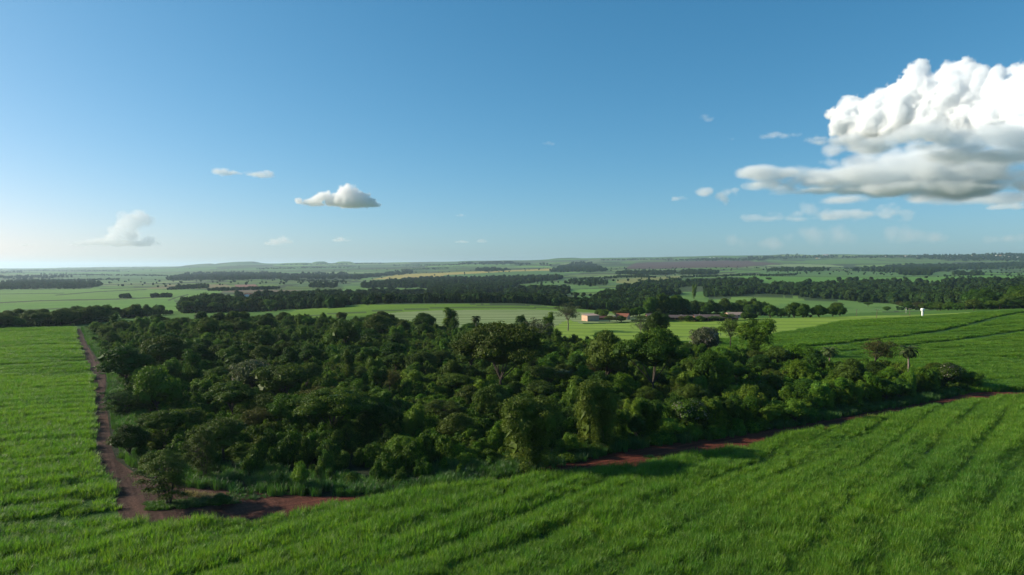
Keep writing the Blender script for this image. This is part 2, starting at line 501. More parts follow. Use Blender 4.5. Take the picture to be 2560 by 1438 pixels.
    me = mesh_from('ground', np.stack([x, y, z], 1), F, 4, m_, True,
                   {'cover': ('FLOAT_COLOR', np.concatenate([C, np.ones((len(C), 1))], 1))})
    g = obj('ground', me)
    tag(g, 'gently rolling farmland of green cane fields reaching to the horizon', 'ground', kind='structure')


build_ground()


def field_sheet(name, poly, cell, z, mat, label):
    """a field as its own ground sheet, following the terrain"""
    a = np.array(poly); x0, x1, y0, y1 = a[:, 0].min(), a[:, 0].max(), a[:, 1].min(), a[:, 1].max()
    xs = np.arange(x0 - cell, x1 + cell, cell); ys = np.arange(y0 - cell, y1 + cell, cell)
    X, Y = np.meshgrid(xs, ys, indexing='xy')
    cx = (X[:-1, :-1] + cell / 2).ravel(); cyy = (Y[:-1, :-1] + cell / 2).ravel()
    keep = in_poly(cx, cyy, poly)
    nx = len(xs); i = np.arange(len(ys) - 1)[:, None] * nx + np.arange(nx - 1)[None]
    F = np.stack([i, i + 1, i + nx + 1, i + nx], -1).reshape(-1, 4)[keep]
    used, inv = np.unique(F, return_inverse=True)
    x, y = X.ravel()[used], Y.ravel()[used]
    V = np.stack([x, y, height(x, y) + z], 1)
    o = obj(name, mesh_from(name, V, inv.reshape(-1, 4), 4, mat, True))
    tag(o, label, 'field', kind='structure')


def stripe_mat(name, base, alt, row, period, width, slope, curve, centre, wob):
    m, nt, out = new_mat(name)
    p = pos(nt); sx = nt.nodes.new('ShaderNodeSeparateXYZ'); nt.links.new(p, sx.inputs[0])

    def math_(op, a, b=None, c=None):
        n = nd(nt, 'ShaderNodeMath', operation=op)
        for s_, v_ in zip(n.inputs, (a, b, c)):
            if v_ is None: continue
            if hasattr(v_, 'is_linked'): nt.links.new(v_, s_)
            else: s_.default_value = v_
        return n.outputs[0]
    dx = math_('SUBTRACT', sx.outputs[0], centre)
    q = math_('MULTIPLY_ADD', math_('MULTIPLY', dx, dx), curve, sx.outputs[1])
    q = math_('MULTIPLY_ADD', dx, slope, q)
    nz = noise_tex(nt, pos(nt, (.012, .02, 1)), 1.0, 2, .5)
    q = math_('MULTIPLY_ADD', nz, wob, q)
    fr = math_('FRACT', math_('DIVIDE', q, period))
    tri = math_('ABSOLUTE', math_('SUBTRACT', fr, .5))
    dark = ramp(nt, tri, [(width * .75, (1, 1, 1)), (width, (0, 0, 0))])
    big = noise_tex(nt, pos(nt, (.01, .03, 1)), 1.0, 4, .6)
    fine = noise_tex(nt, p, .9, 5, .7)
    c = ramp(nt, big, [(.35, base), (.65, alt)])
    c = mixc(nt, .6, c, ramp(nt, fine, [(.3, (.7, .72, .7)), (.7, (1.25, 1.22, 1.2))]), 'MULTIPLY')
    c = mixc(nt, dark, c, row)
    b = nd(nt, 'ShaderNodeBsdfPrincipled', Roughness=.95); b.inputs['Specular IOR Level'].default_value = .1
    nt.links.new(c, b.inputs['Base Color']); nt.links.new(b.outputs[0], out.inputs[0])
    return m


field_sheet('striped_field', STRIPED, 3.0, .25, stripe_mat('striped_crop', (.19, .25, .095), (.24, .29, .13), (.045, .085, .022), 15.0, .13, 0.03, .00025, 20, 14),
            'pale green field drawn with curved dark rows behind the wood')
field_sheet('mown_field', LIME, 3.0, .35, stripe_mat('young_crop', (.155, .245, .025), (.20, .29, .045), (.075, .135, .024), 21.0, .07, .16, 0.0, 0, 20),
            'bright yellow green field of low crop in front of the farm buildings')

# ------------------------------------------------------------------ foliage building blocks
def leaf_mat(name, a, b, c=None, trans=0.22, rough=0.6, spec=0.12, vary=0.22, big=None):
    """a..b: the two leaf colours picked clump by clump, c: the odd third one"""
    m, nt, out = new_mat(name)
    at = nd(nt, 'ShaderNodeAttribute', attribute_name='tone')
    oi = nt.nodes.new('ShaderNodeObjectInfo')
    stops = [(0.0, a), (0.85 if c else 1.0, b)] + ([(1.0, c)] if c else [])
    colr = ramp(nt, at.outputs['Fac'], stops)
    hs = nt.nodes.new('ShaderNodeHueSaturation')
    mr = nd(nt, 'ShaderNodeMapRange'); nt.links.new(oi.outputs['Random'], mr.inputs[0])
    mr.inputs[3].default_value = 1 - vary; mr.inputs[4].default_value = 1 + vary
    nt.links.new(mr.outputs[0], hs.inputs['Value'])
    mh = nd(nt, 'ShaderNodeMath', operation='MULTIPLY_ADD'); mh.inputs[1].default_value = 7.31; mh.inputs[2].default_value = 0
    nt.links.new(oi.outputs['Random'], mh.inputs[0])
    fr = nd(nt, 'ShaderNodeMath', operation='FRACT'); nt.links.new(mh.outputs[0], fr.inputs[0])
    m2 = nd(nt, 'ShaderNodeMapRange'); nt.links.new(fr.outputs[0], m2.inputs[0]); m2.inputs[3].default_value = .485; m2.inputs[4].default_value = .515
    nt.links.new(m2.outputs[0], hs.inputs['Hue'])
    nt.links.new(colr, hs.inputs['Color'])
    cc = hs.outputs[0]
    if big:
        f = noise_tex(nt, pos(nt), big[0], 4, .6)
        cc = mixc(nt, 1.0, cc, ramp(nt, f, [(.35, big[1]), (.65, big[2])]), 'MULTIPLY')
    b_ = nd(nt, 'ShaderNodeBsdfPrincipled', Roughness=rough); b_.inputs['Specular IOR Level'].default_value = spec
    nt.links.new(cc, b_.inputs['Base Color'])
    t_ = nt.nodes.new('ShaderNodeBsdfTranslucent')
    tc = mixc(nt, 1.0, cc, (1.25, 1.35, .55), 'MULTIPLY')
    nt.links.new(tc, t_.inputs['Color'])
    x = nd(nt, 'ShaderNodeMixShader', Fac=trans)
    nt.links.new(b_.outputs[0], x.inputs[1]); nt.links.new(t_.outputs[0], x.inputs[2]); nt.links.new(x.outputs[0], out.inputs[0])
    return m


def cube_sphere(n=5):
    g = np.linspace(-1, 1, n)
    V = []; F = []
    for ax in range(3):
        for s in (-1, 1):
            a, b = np.meshgrid(g, g, indexing='ij')
            p = np.empty((n, n, 3)); p[..., ax] = s; p[..., (ax + 1) % 3] = a * s; p[..., (ax + 2) % 3] = b
            off = len(V) * n * n
            V.append(p.reshape(-1, 3))
            i = np.arange(n - 1)[:, None] * n + np.arange(n - 1)[None]
            F.append(np.stack([i, i + n, i + n + 1, i + 1], -1).reshape(-1, 4) + off)
    V = np.concatenate(V); V /= np.linalg.norm(V, axis=1, keepdims=True)
    return V, np.concatenate(F)


CSV, CSF = cube_sphere()


class Leaves:
    """collects leaf quads (and dense inner cores) for one crown"""
    def __init__(self, seed):
        self.g = np.random.default_rng(seed); self.V = []; self.F = []; self.T = []; self.n = 0

    def add(self, V, F, T):
        self.V.append(V); self.F.append(F + self.n); self.T.append(T); self.n += len(V)

    def quads(self, c, nrm, size, tone, jit=0.42, aspect=1.0):
        g = self.g; k = len(c)
        n = nrm + g.normal(size=(k, 3)) * jit; n /= np.linalg.norm(n, axis=1, keepdims=True)
        t = np.cross(n, g.normal(size=(k, 3))); t /= np.linalg.norm(t, axis=1, keepdims=True) + 1e-9
        b = np.cross(n, t)
        s = (size * g.uniform(.6, 1.3, k))[:, None]
        t = t * s * .5 * aspect; b = b * s * .5
        # pointed leaf-spray shape
        V = np.stack([c - b, c + t * .8 + b * .1, c + b, c - t * .8 + b * .1], 1).reshape(-1, 3)
        F = np.arange(4 * k).reshape(k, 4)
        self.add(V, F, np.repeat(tone, 4))

    def clump(self, c, r, leaf, dens=1.0, up=0.3, tone=None, squash=.75, low=-.5):
        g = self.g
        k = max(6, int(dens * 5.5 * (r / leaf) ** 2))
        d = g.normal(size=(k, 3)); d[:, 2] += up
        d /= np.linalg.norm(d, axis=1, keepdims=True)
        d = d[d[:, 2] > low]
        k = len(d)
        p = c + d * np.array([r, r, r * squash]) * g.uniform(.72, 1.08, (k, 1))
        if tone is None: tone = g.random()
        self.quads(p, d, leaf, np.clip(tone + g.normal(size=k) * .10, 0, 1))

    def core(self, c, r, tone=.3):
        v = CSV * (1 + .12 * self.g.normal(size=(len(CSV), 1))) * r + c
        self.add(v, CSF, np.full(len(v), tone))

    def blob(self, c, r, sub, leaf, dens=1.0, low=-.35, fill=1.0, core=.8, tone=None, squash=.75):
        """ellipsoid covered with sub-clumps"""
        g = self.g; c = np.array(c, float); r = np.array(r if not np.isscalar(r) else (r, r, r), float)
        area = 4 * math.pi * ((r[0] * r[1]) ** 1.6 / 3 + (r[0] * r[2]) ** 1.6 / 3 + (r[1] * r[2]) ** 1.6 / 3) ** (1 / 1.6)
        k = max(3, int(fill * area / (sub * sub * 2.2)))
        d = g.normal(size=(k, 3)); d /= np.linalg.norm(d, axis=1, keepdims=True)
        d = d[d[:, 2] > low]
        for q in d:
            s = sub * g.uniform(.65, 1.35)
            self.clump(c + q * r * g.uniform(.82, 1.05), s, leaf, dens, up=.35, tone=None if tone is None else np.clip(tone + g.normal() * .15, 0, 1), squash=squash)
        if core: self.core(c, r * core)

    def mesh(self, name, mat):
        return mesh_from(name, np.concatenate(self.V), np.concatenate(self.F), 4, mat, False, {'tone': ('FLOAT', np.concatenate(self.T))})


class Wood:
    def __init__(self, seed):
        self.g = np.random.default_rng(seed); self.V = []; self.F = []; self.n = 0

    def tube(self, pts, rad, sides=7):
        pts = [np.array(p, float) for p in pts]
        # subdivide with a little wander
        P = []; Rr = []
        for i in range(len(pts) - 1):
            for t in (0, .33, .66):
                p = pts[i] * (1 - t) + pts[i + 1] * t
                if t: p = p + self.g.normal(size=3) * rad[i] * .25
                P.append(p); Rr.append(rad[i] * (1 - t) + rad[i + 1] * t)
        P.append(pts[-1]); Rr.append(rad[-1])
        V = []
        for i, (p, r) in enumerate(zip(P, Rr)):
            d = P[min(i + 1, len(P) - 1)] - P[max(i - 1, 0)]; d /= np.linalg.norm(d) + 1e-9
            a = np.cross(d, [0.3, 1, 0.1]); a /= np.linalg.norm(a); b = np.cross(d, a)
            for k in range(sides):
                an = 2 * math.pi * k / sides
                V.append(p + (a * math.cos(an) + b * math.sin(an)) * r)
        F = []
        for i in range(len(P) - 1):
            for k in range(sides):
                k2 = (k + 1) % sides
                F.append((i * sides + k, i * sides + k2, (i + 1) * sides + k2, (i + 1) * sides + k))
        self.V.append(np.array(V)); self.F.append(np.array(F) + self.n); self.n += len(V)

    def mesh(self, name, mat):
        return mesh_from(name, np.concatenate(self.V), np.concatenate(self.F), 4, mat, True)


BARK = simple_mat('bark', (.030, .024, .019), (.075, .060, .048), 3.0, .9, .6)
BARK_PALE = simple_mat('pale_bark', (.10, .085, .07), (.19, .165, .14), 3.0, .85, .4)
M_DARK = leaf_mat('dark_leaves', (.018, .048, .005), (.056, .112, .008), (.105, .155, .012))
M_OLIVE = leaf_mat('olive_leaves', (.036, .064, .007), (.076, .112, .011), (.112, .142, .016))
M_VINE = leaf_mat('vine_leaves', (.022, .060, .005), (.085, .170, .009), (.155, .225, .016), big=(.035, (.66, .68, .62), (1.25, 1.2, 1.0)))
M_BRIGHT = leaf_mat('bright_leaves', (.055, .115, .009), (.105, .180, .014), (.15, .21, .02))
M_GREY = leaf_mat('grey_leaves', (.045, .062, .026), (.080, .098, .042), (.12, .125, .07))
M_BROWN = leaf_mat('brownish_leaves', (.050, .060, .012), (.085, .085, .018), (.10, .070, .022))
M_FLOWER = leaf_mat('pale_blossom', (.15, .15, .12), (.30, .28, .24), (.30, .20, .20), trans=.25, vary=.1)


def crown_round(seed, mat, W=12.0, H=10.0, trunk=2.5, n=8, sub=.95, leaf=.28, dens=1.0, flower=0.0, bark=None, flat=.8):
    """rounded crown of several domes on a short trunk"""
    g = np.random.default_rng(seed); L = Leaves(seed); w = Wood(seed)
    ch = H - trunk
    cen = [((0, 0, trunk + ch * .50), (W * .30, W * .30, ch * .42))]
    for i in range(n):
        a = 2 * math.pi * i / n + g.uniform(-.4, .4); rr = W * g.uniform(.19, .31)
        br = W * g.uniform(.15, .24)
        z = trunk + ch * g.uniform(.25, .68)
        cen.append(((math.cos(a) * rr, math.sin(a) * rr, z), (br, br, min(br * flat, ch * .4))))
    for i in range(3):
        a = g.uniform(0, 6.28); rr = W * g.uniform(0, .16)
        cen.append(((math.cos(a) * rr, math.sin(a) * rr, H - W * .14 * g.uniform(.9, 1.5)), (W * .17, W * .17, W * .13)))
    t0 = g.random()
    for c, r in cen:
        L.blob(c, r, sub, leaf, dens, core=.82, tone=np.clip(t0 * .5 + g.random() * .5, 0, 1))
    w.tube([(0, 0, -.4), (g.uniform(-.3, .3), g.uniform(-.3, .3), trunk), (0, 0, trunk + ch * .5)], [W * .028, W * .022, W * .008])
    for c, r in cen[1:6]:
        w.tube([(0, 0, trunk * .8), (c[0] * .5, c[1] * .5, (trunk + c[2]) / 2), c], [W * .016, W * .011, W * .004], 5)
    parts = [('crown', L.mesh('crown', mat)), ('trunk', w.mesh('trunk', bark or BARK))]
    if flower:
        Fl = Leaves(seed + 99)
        for c, r in cen:
            k = int(flower * 260); d = g.normal(size=(k, 3)); d[:, 2] += .4; d[:, 0] -= .3; d /= np.linalg.norm(d, axis=1, keepdims=True)
            q = fbm(N2, d[:, 0] * 2.2 + c[0], d[:, 2] * 2.2 + c[1], 2) > .02
            d = d[q]
            Fl.quads(np.array(c) + d * np.array(r) * 1.22, d, .30, g.random(len(d)))
        parts.append(('blossom', Fl.mesh('blossom', M_FLOWER)))
    return parts, W, H


def crown_umbrella(seed, mat, W=20.0, H=16.0, thick=.60, sub=1.15, leaf=.33, lean=0.0, bark=None, dens=1.0):
    """wide dome on a tall visible trunk with spreading limbs"""
    g = np.random.default_rng(seed); L = Leaves(seed); w = Wood(seed)
    base = H * (1 - thick)
    cen = []
    for i in range(34):
        a = g.uniform(0, 6.28); q = math.sqrt(g.random()) * .41 * W
        dome = math.sqrt(max(0, 1 - (q / (W * .5)) ** 2))
        z = base + (H - base) * (.10 + .74 * dome) * g.uniform(.62, 1.05)
        br = W * g.uniform(.085, .135)
        cen.append((np.array([math.cos(a) * q + lean, math.sin(a) * q, z]), (br, br, br * .55)))
    cen.append((np.array([lean, 0, base + (H - base) * .50]), (W * .30, W * .30, (H - base) * .36)))
    t0 = g.random() * .5
    for c, r in cen:
        L.blob(c, r, sub, leaf, dens, low=-.25, core=.75, tone=t0 + g.random() * .5, squash=.6)
    fork = base * .72
    w.tube([(0, 0, -.4), (lean * .3 + g.uniform(-.4, .4), g.uniform(-.4, .4), fork * .5), (lean * .5, 0, fork)], [W * .017, W * .014, W * .011], 8)
    for c, r in cen[:6]:
        w.tube([(lean * .5, 0, fork), (c[0] * .55 + lean * .3, c[1] * .55, fork + (c[2] - fork) * .62), c], [W * .008, W * .005, W * .002], 5)
    return [('crown', L.mesh('crown', mat)), ('trunk', w.mesh('trunk', bark or BARK))], W, H


def crown_layered(seed, mat, W=9.0, H=8.0, lean=0.0, layers=9, forks=3, leaf=.20, bark=None):
    """open crown of flat, layered sprays on forking stems"""
    g = np.random.default_rng(seed); L = Leaves(seed); w = Wood(seed)
    pads = []
    for i in range(layers * 3):
        f = (i + .5) / (layers * 3)
        z = H * (.22 + .74 * f)
        rad = W * .5 * (.35 + .65 * math.sin(math.pi * (.22 + .62 * (1 - f)))) * g.uniform(.35, .82)
        a = i * 2.4 + g.uniform(-.4, .4)
        pads.append((np.array([math.cos(a) * rad + lean * f, math.sin(a) * rad, z]), W * g.uniform(.09, .155)))
    for c, r in pads:
        k = int(17 * (r / leaf) ** 2)
        q = g.normal(size=(k, 2)) * r * .5
        z = g.normal(size=k) * r * .12 - (q ** 2).sum(1) / r * .25
        p = np.stack([c[0] + q[:, 0], c[1] + q[:, 1], c[2] + z], 1)
        n = np.stack([q[:, 0] * .25, q[:, 1] * .25, np.full(k, .9)], 1)
        L.quads(p, n, leaf, np.clip(g.random() * .7 + g.normal(size=k) * .12, 0, 1), jit=.35)
    for f in range(forks):
        a = 6.28 * f / forks + g.uniform(-.3, .3)
        top = np.array([math.cos(a) * W * .14 + lean * .5, math.sin(a) * W * .14, H * .55])
        w.tube([(math.cos(a) * .12, math.sin(a) * .12, -.3), (math.cos(a) * W * .05, math.sin(a) * W * .05, H * .26), top], [W * .022, W * .016, W * .011], 7)
        for c, r in pads[f::forks]:
            w.tube([top * (.75 if c[2] < H * .6 else 1), (top + c) / 2 + np.array([0, 0, -.3]), c + np.array([0, 0, -.1])], [W * .008, W * .005, W * .0025], 4)
    return [('crown', L.mesh('crown', mat)), ('trunk', w.mesh('trunk', bark or BARK))], W, H


def crown_draped(seed, mat, W=9.0, H=14.0, sub=.85, leaf=.25, lean=0.0):
    """tree smothered in climbers: leafy curtains reaching almost to the ground"""
    g = np.random.default_rng(seed); L = Leaves(seed); w = Wood(seed)
    for i in range(16):
        f = g.random() ** .8
        a = g.uniform(0, 6.28); q = W * (.10 + .24 * f) * g.uniform(.3, 1)
        br = W * g.uniform(.12, .20)
        L.blob((math.cos(a) * q + lean * f, math.sin(a) * q, H * (.12 + .78 * f)), (br, br, br * g.uniform(.9, 1.6)), sub, leaf, 1.0, low=-.8, core=.8, tone=g.random())
    for i in range(7):
        a = g.uniform(0, 6.28); q = W * g.uniform(.22, .36)
        x, y = math.cos(a) * q, math.sin(a) * q
        z1 = H * g.uniform(.45, .8)
        z = z1
        while z > H * .08:
            L.clump(np.array([x + lean * z / H, y, z]), sub * g.uniform(.6, 1.0), leaf, 1.0, low=-1, tone=g.random() * .6 + .3)
            z -= sub * .8; x += g.normal() * .1
    w.tube([(0, 0, -.4), (lean * .3, 0, H * .4), (lean * .8, 0, H * .8)], [W * .04, W * .03, W * .01], 7)
    return [('crown', L.mesh('crown', mat)), ('trunk', w.mesh('trunk', BARK))], W, H


def crown_sparse(seed, mat, W=10.0, H=12.0, lean=0.0, sub=.8, leaf=.26, bark=None, n=34, fork=.35):
    """thin see-through crown on long visible limbs"""
    g = np.random.default_rng(seed); L = Leaves(seed); w = Wood(seed)
    fk = np.array([lean * .35, 0, H * fork])
    w.tube([(0, 0, -.3), (lean * .05, g.uniform(-.2, .2), H * fork * .5), fk], [W * .024, W * .02, W * .017], 7)
    limbs = []
    for i in range(8):
        a = 6.28 * i / 8 + g.uniform(-.3, .3)
        e = np.array([math.cos(a) * W * g.uniform(.18, .36) + lean, math.sin(a) * W * g.uniform(.18, .36), H * g.uniform(.66, .92)])
        m = (fk + e) / 2 + g.normal(size=3) * .3
        w.tube([fk, m, e], [W * .012, W * .008, W * .003], 5); limbs.append((m, e))
    for i in range(n):
        m, e = limbs[i % 8]
        d = g.normal(size=3); d /= np.linalg.norm(d); d *= g.random() ** .4
        c = np.array([lean * .9, 0, H * (fork + .98) * .5]) + d * np.array([W * .46, W * .46, H * (.98 - fork) * .46])
        m = fk + (c - fk) * .25
        L.clump(c, sub * g.uniform(.7, 1.5), leaf, .75, low=-.6, squash=.55, tone=g.random())
        w.tube([(m * .6 + e * .4), c], [W * .004, W * .0015], 3)
    return [('crown', L.mesh('crown', mat)), ('trunk', w.mesh('trunk', bark or BARK_PALE))], W, H


def palm_proto(seed, W=5.0, H=9.0, n=26):
    g = np.random.default_rng(seed); L = Leaves(seed); w = Wood(seed)
    w.tube([(0, 0, -.3), (.08, 0, H * .4), (0, 0, H * .84)], [.19, .17, .15], 8)
    # skirt of old boots under the fronds
    w.tube([(0, 0, H * .70), (0, 0, H * .80), (0, 0, H * .86)], [.22, .42, .30], 8)
    for i in range(n):
        a = i * 2.4; el = 1.25 - 1.9 * (i / n) + g.uniform(-.12, .12)
        d = np.array([math.cos(a), math.sin(a), 0]); ln = W * .5 * g.uniform(.95, 1.15)
        p = np.array([0, 0, H * .86]); seg = 9; ang = el
        for s in range(seg):
            st = ln / seg
            p2 = p + (d * math.cos(ang) + np.array([0, 0, math.sin(ang)])) * st
            side = np.cross(d, [0, 0, 1]); wd = .55 * math.sin(math.pi * (s + 1.2) / (seg + 1.6))
            for sg in (-1, 1):
                dr = np.array([0, 0, -wd * .45])
                v = np.array([p, p2, p2 + side * sg * wd + dr, p + side * sg * wd + dr + d * .12])
                L.add(v, np.array([[0, 1, 2, 3]]), np.full(4, g.random()))
            p = p2; ang -= .20
    return [('fronds', L.mesh('fronds', M_PALM)), ('trunk', w.mesh('trunk', BARK_PALM))], W, H


M_PALM = leaf_mat('palm_leaves', (.034, .056, .014), (.062, .090, .024), (.09, .09, .04), trans=.2)
BARK_PALM = simple_mat('palm_bark', (.16, .12, .10), (.28, .22, .18), 4.0, .9, .5)

KINDS = {
    'round_dark': [crown_round(11, M_DARK), crown_round(12, M_DARK, n=6, W=10), crown_round(13, M_VINE, n=9, flat=1.0)],
    'round_olive': [crown_round(21, M_OLIVE, n=9, trunk=3), crown_round(22, M_OLIVE, n=7, H=11, trunk=3.5)],
    'round_bright': [crown_round(31, M_BRIGHT, W=9, H=7, trunk=1.2, n=7), crown_round(32, M_BRIGHT, W=8, H=7, trunk=1.0, n=6)],
    'umbrella': [crown_umbrella(41, M_OLIVE, thick=.72), crown_umbrella(42, M_DARK, W=22, H=17, thick=.68)],
    'layered': [crown_layered(51, M_OLIVE, W=10.5, layers=11, lean=-1.4), crown_layered(52, M_DARK, W=10, H=6.5, lean=-2.5)],
    'draped': [crown_draped(61, M_VINE), crown_draped(62, M_VINE, W=11, H=13), crown_draped(63, M_BRIGHT, W=10, H=11)],
    'weeping': [crown_draped(64, M_OLIVE, W=13, H=15, sub=1.0, leaf=.24)],
    'sparse_grey': [crown_sparse(71, M_GREY, n=95), crown_sparse(72, M_GREY, W=11, H=10, n=60)],
    'sparse_green': [crown_sparse(73, M_DARK, n=80, sub=1.0, bark=BARK), crown_sparse(74, M_BROWN, lean=2.2, n=85, sub=1.05, bark=BARK)],
    'flowering': [crown_round(81, M_GREY, W=10, H=8, flower=1.0), crown_round(82, M_DARK, W=9, H=8, flower=.7)],
    'palm': [palm_proto(91)],
    'orchard': [crown_round(101, M_DARK, W=11, H=9, trunk=.9, n=9, flat=1.0), crown_round(102, M_DARK, W=12, H=9, trunk=1.1, n=10, flat=.9), crown_round(103, M_DARK, W=12, H=10, trunk=.8, n=8, flat=1.1)],
}
TREE_NAME = {'round_dark': 'broadleaf_tree', 'round_olive': 'broadleaf_tree', 'round_bright': 'shrub', 'umbrella': 'umbrella_tree', 'layered': 'spreading_tree',
             'draped': 'vine_covered_tree', 'weeping': 'vine_covered_tree', 'sparse_grey': 'open_crowned_tree', 'sparse_green': 'open_crowned_tree', 'flowering': 'flowering_tree', 'palm': 'palm_tree', 'orchard': 'broadleaf_tree'}


def plant(kind, x, y, z, height_m, width_m, rz, label, group=None, var=0, cat='tree', name=None, tilt=0.0):
    parts, W, H = KINDS[kind][var % len(KINDS[kind])]
    s = (width_m / W, width_m / W, height_m / H)
    root = empty(name or TREE_NAME[kind], (x, y, z), rz, s)
    root.rotation_euler[1] = tilt
    for n_, me in parts:
        obj(n_, me, root)
    if cat == 'tree' and kind == 'palm': cat = 'palm tree'
    if cat == 'tree' and kind == 'round_bright': cat = 'shrub'
    tag(root, label, cat, group)
    return root


TAKEN = []


def plant_px(kind, px, base, top, wpx, label, var=0, rz=None, group=None, **kw):
    """px, base, top, wpx: where the photograph shows the plant's foot, top and width"""
    X, Y, Zg, hit = ground_at(px, base)
    X, Y, Zg = float(X[0]), float(Y[0]), float(Zg[0])
    h = (base - top) / FPX * Y * 1.02; w = wpx / FPX * Y
    TAKEN.append((X, Y, w * .5))
    return plant(kind, X, Y, Zg, h, w, random.uniform(0, 6.28) if rz is None else rz, label, group, var, **kw)


HEROES = [
    ('layered', 422, 1263, 1129, 160, 'open layered tree alone on the grassy island by the dirt road bend', 0),
    ('round_dark', 325, 1150, 1066, 108, 'round dark bushy tree right of the dirt road, above the lone island tree', 0),
    ('layered', 320, 1040, 978, 118, 'dark flat tree leaning left over the dirt road', 1),
    ('round_bright', 395, 1035, 918, 118, 'bright green domed tree right behind the tree that leans over the road', 0),
    ('round_dark', 318, 965, 868, 132, 'broad dark tree beside the road, left of the smooth rounded olive crown', 1),
    ('round_olive', 416, 935, 843, 135, 'rounded olive tree with a smooth domed top in the left of the wood', 0),
    ('flowering', 632, 990, 901, 108, 'grey round crown flecked with white above a pale bent trunk', 0),
    ('round_olive', 715, 1012, 911, 150, 'large domed olive tree right beside the white flecked grey crown', 1),
    ('umbrella', 832, 1105, 966, 235, 'very wide dark tree with several lobes in front of the large domed olive tree', 1),
    ('round_olive', 662, 1066, 985, 84, 'small olive tree left below the large domed olive one', 0),
    ('umbrella', 1252, 988, 800, 236, 'giant umbrella shaped tree with a visible trunk in the middle of the wood', 0),
    ('round_olive', 1178, 945, 826, 92, 'yellowish olive tree leaning on the left side of the giant umbrella tree', 1),
    ('weeping', 1330, 1172, 1004, 190, 'big olive weeping tree at the front edge of the wood by the dirt road', 0),
    ('weeping', 1492, 1125, 964, 135, 'tall draped tree right of the big weeping one at the front edge', 0),
    ('umbrella', 1632, 1003, 818, 205, 'massive dark crowned tree in the right half of the wood', 1),
    ('round_olive', 1518, 975, 829, 112, 'olive tree close against the left side of the massive dark crown', 0),
    ('sparse_grey', 1420, 828, 754, 74, 'tall grey green see-through tree behind the wood left of the peach shed', 0),
    ('sparse_grey', 1602, 842, 797, 62, 'thin half bare grey tree in front of the orange roofed house', 1),
    ('sparse_grey', 1345, 880, 790, 86, 'grey open tree with a pale trunk left of the tall see-through tree', 0),
    ('draped', 1372, 860, 786, 44, 'dark narrow tree smothered in vines just behind the grey open tree', 0),
    ('draped', 1888, 892, 799, 108, 'dark tree wrapped in climbers standing above the right end of the wood', 1),
    ('sparse_green', 1826, 872, 792, 66, 'slim tree with a curved bare trunk left of the climber wrapped one', 0),
    ('flowering', 1764, 895, 820, 86, 'crown topped with whitish blossom left of the slim curved tree', 0),
    ('sparse_green', 2178, 932, 841, 88, 'brownish green leaning tree at the back edge between the two palms', 1),
    ('palm', 2270, 952, 862, 58, 'tallest palm, standing against the cane at the right end of the wood', 0),
    ('palm', 2073, 940, 866, 50, 'palm half sunk in bushes, left of the tallest palm', 0),
    ('palm', 1190, 838, 789, 32, 'small feathery palm at the back wood edge before the striped field', 0),
    ('palm', 1410, 975, 925, 60, 'palm with grey green fronds behind the tall draped tree', 0),
    ('flowering', 2372, 972, 908, 66, 'pale flecked round tree at the far right tip of the wood', 1),
    ('round_dark', 2342, 970, 914, 44, 'dark bushy tree touching the pale flecked one at the right tip', 1),
    ('round_dark', 1990, 915, 861, 96, 'wide low dark tree left of the palm half sunk in bushes', 2),
    ('round_olive', 862, 885, 800, 92, 'brownish olive crown in the upper left middle of the wood', 1),
    ('round_olive', 652, 893, 826, 88, 'olive tree with flat tiers above the white flecked grey crown', 0),
    ('layered', 512, 1200, 1068, 100, 'small tiered tree right of the lone island tree', 0),
    ('round_bright', 752, 1228, 1158, 48, 'little yellow green domed shrub in the tall grass at the front edge', 1),
    ('draped', 1128, 832, 773, 56, 'tall knobbly tree at the back edge left of the small feathery palm', 0),
    ('umbrella', 957, 822, 776, 52, 'small flat topped tree under the bright green field', 0),
    ('flowering', 1728, 1080, 999, 110, 'round bush dusted with white flowers, right of the tall draped tree', 1),
    ('round_bright', 1878, 1045, 964, 72, 'light green double domed tree in the dark right part of the wood', 0),
    ('round_bright', 1986, 1058, 1000, 74, 'light green low bush at the front edge right of the double domed tree', 1),
    ('round_olive', 1232, 1062, 962, 108, 'olive domed tree up left of the big weeping tree', 0),
    ('draped', 1036, 1100, 1010, 66, 'bright edged column of vines left of the olive domed tree', 2),
    ('draped', 870, 965, 880, 50, 'upright vine column with an arched top in the left middle of the wood', 0),
    ('draped', 945, 1000, 915, 58, 'pale green vine column right of the arched one', 1),
    ('round_dark', 1640, 860, 784, 72, 'dark tree in front of the long barns at the back edge of the wood', 0),
    ('round_dark', 1305, 845, 790, 46, 'small dark tree at the back edge right of the giant umbrella tree top', 1),
    ('draped', 1805, 1000, 900, 84, 'vine heavy tree right of the massive dark crown', 0),
    ('round_olive', 2130, 985, 898, 84, 'olive tree below the brownish leaning tree', 0),
    ('draped', 2245, 992, 938, 50, 'pyramid of vines left under the right palm', 1),
    ('round_dark', 552, 1270, 1238, 70, 'low dark bush on the grassy island right of the lone tree', 0),
    ('round_olive', 520, 850, 795, 60, 'rounded olive tree far back on the left of the wood', 0),
    ('draped', 480, 960, 880, 66, 'dark arched vine mass between the domed olive trees at left', 0),
    ('round_dark', 1780, 980, 880, 90, 'dense dark tree in the right middle, left of the vine heavy one', 2),
    ('round_olive', 945, 845, 788, 80, 'dull olive tree crown before the bright green field', 0),
    ('round_dark', 1060, 835, 785, 70, 'dark rounded crown at the back edge left of the knobbly tree', 0),
]


def build_heroes():
    for kind, px, base, top, w, label, var in HEROES:
        rz = 0.0 if kind in ('layered', 'sparse_green') else None
        plant_px(kind, px, base, top, w, label, var, rz=rz, tilt=(.12 if px == 2178 else 0))


build_heroes()


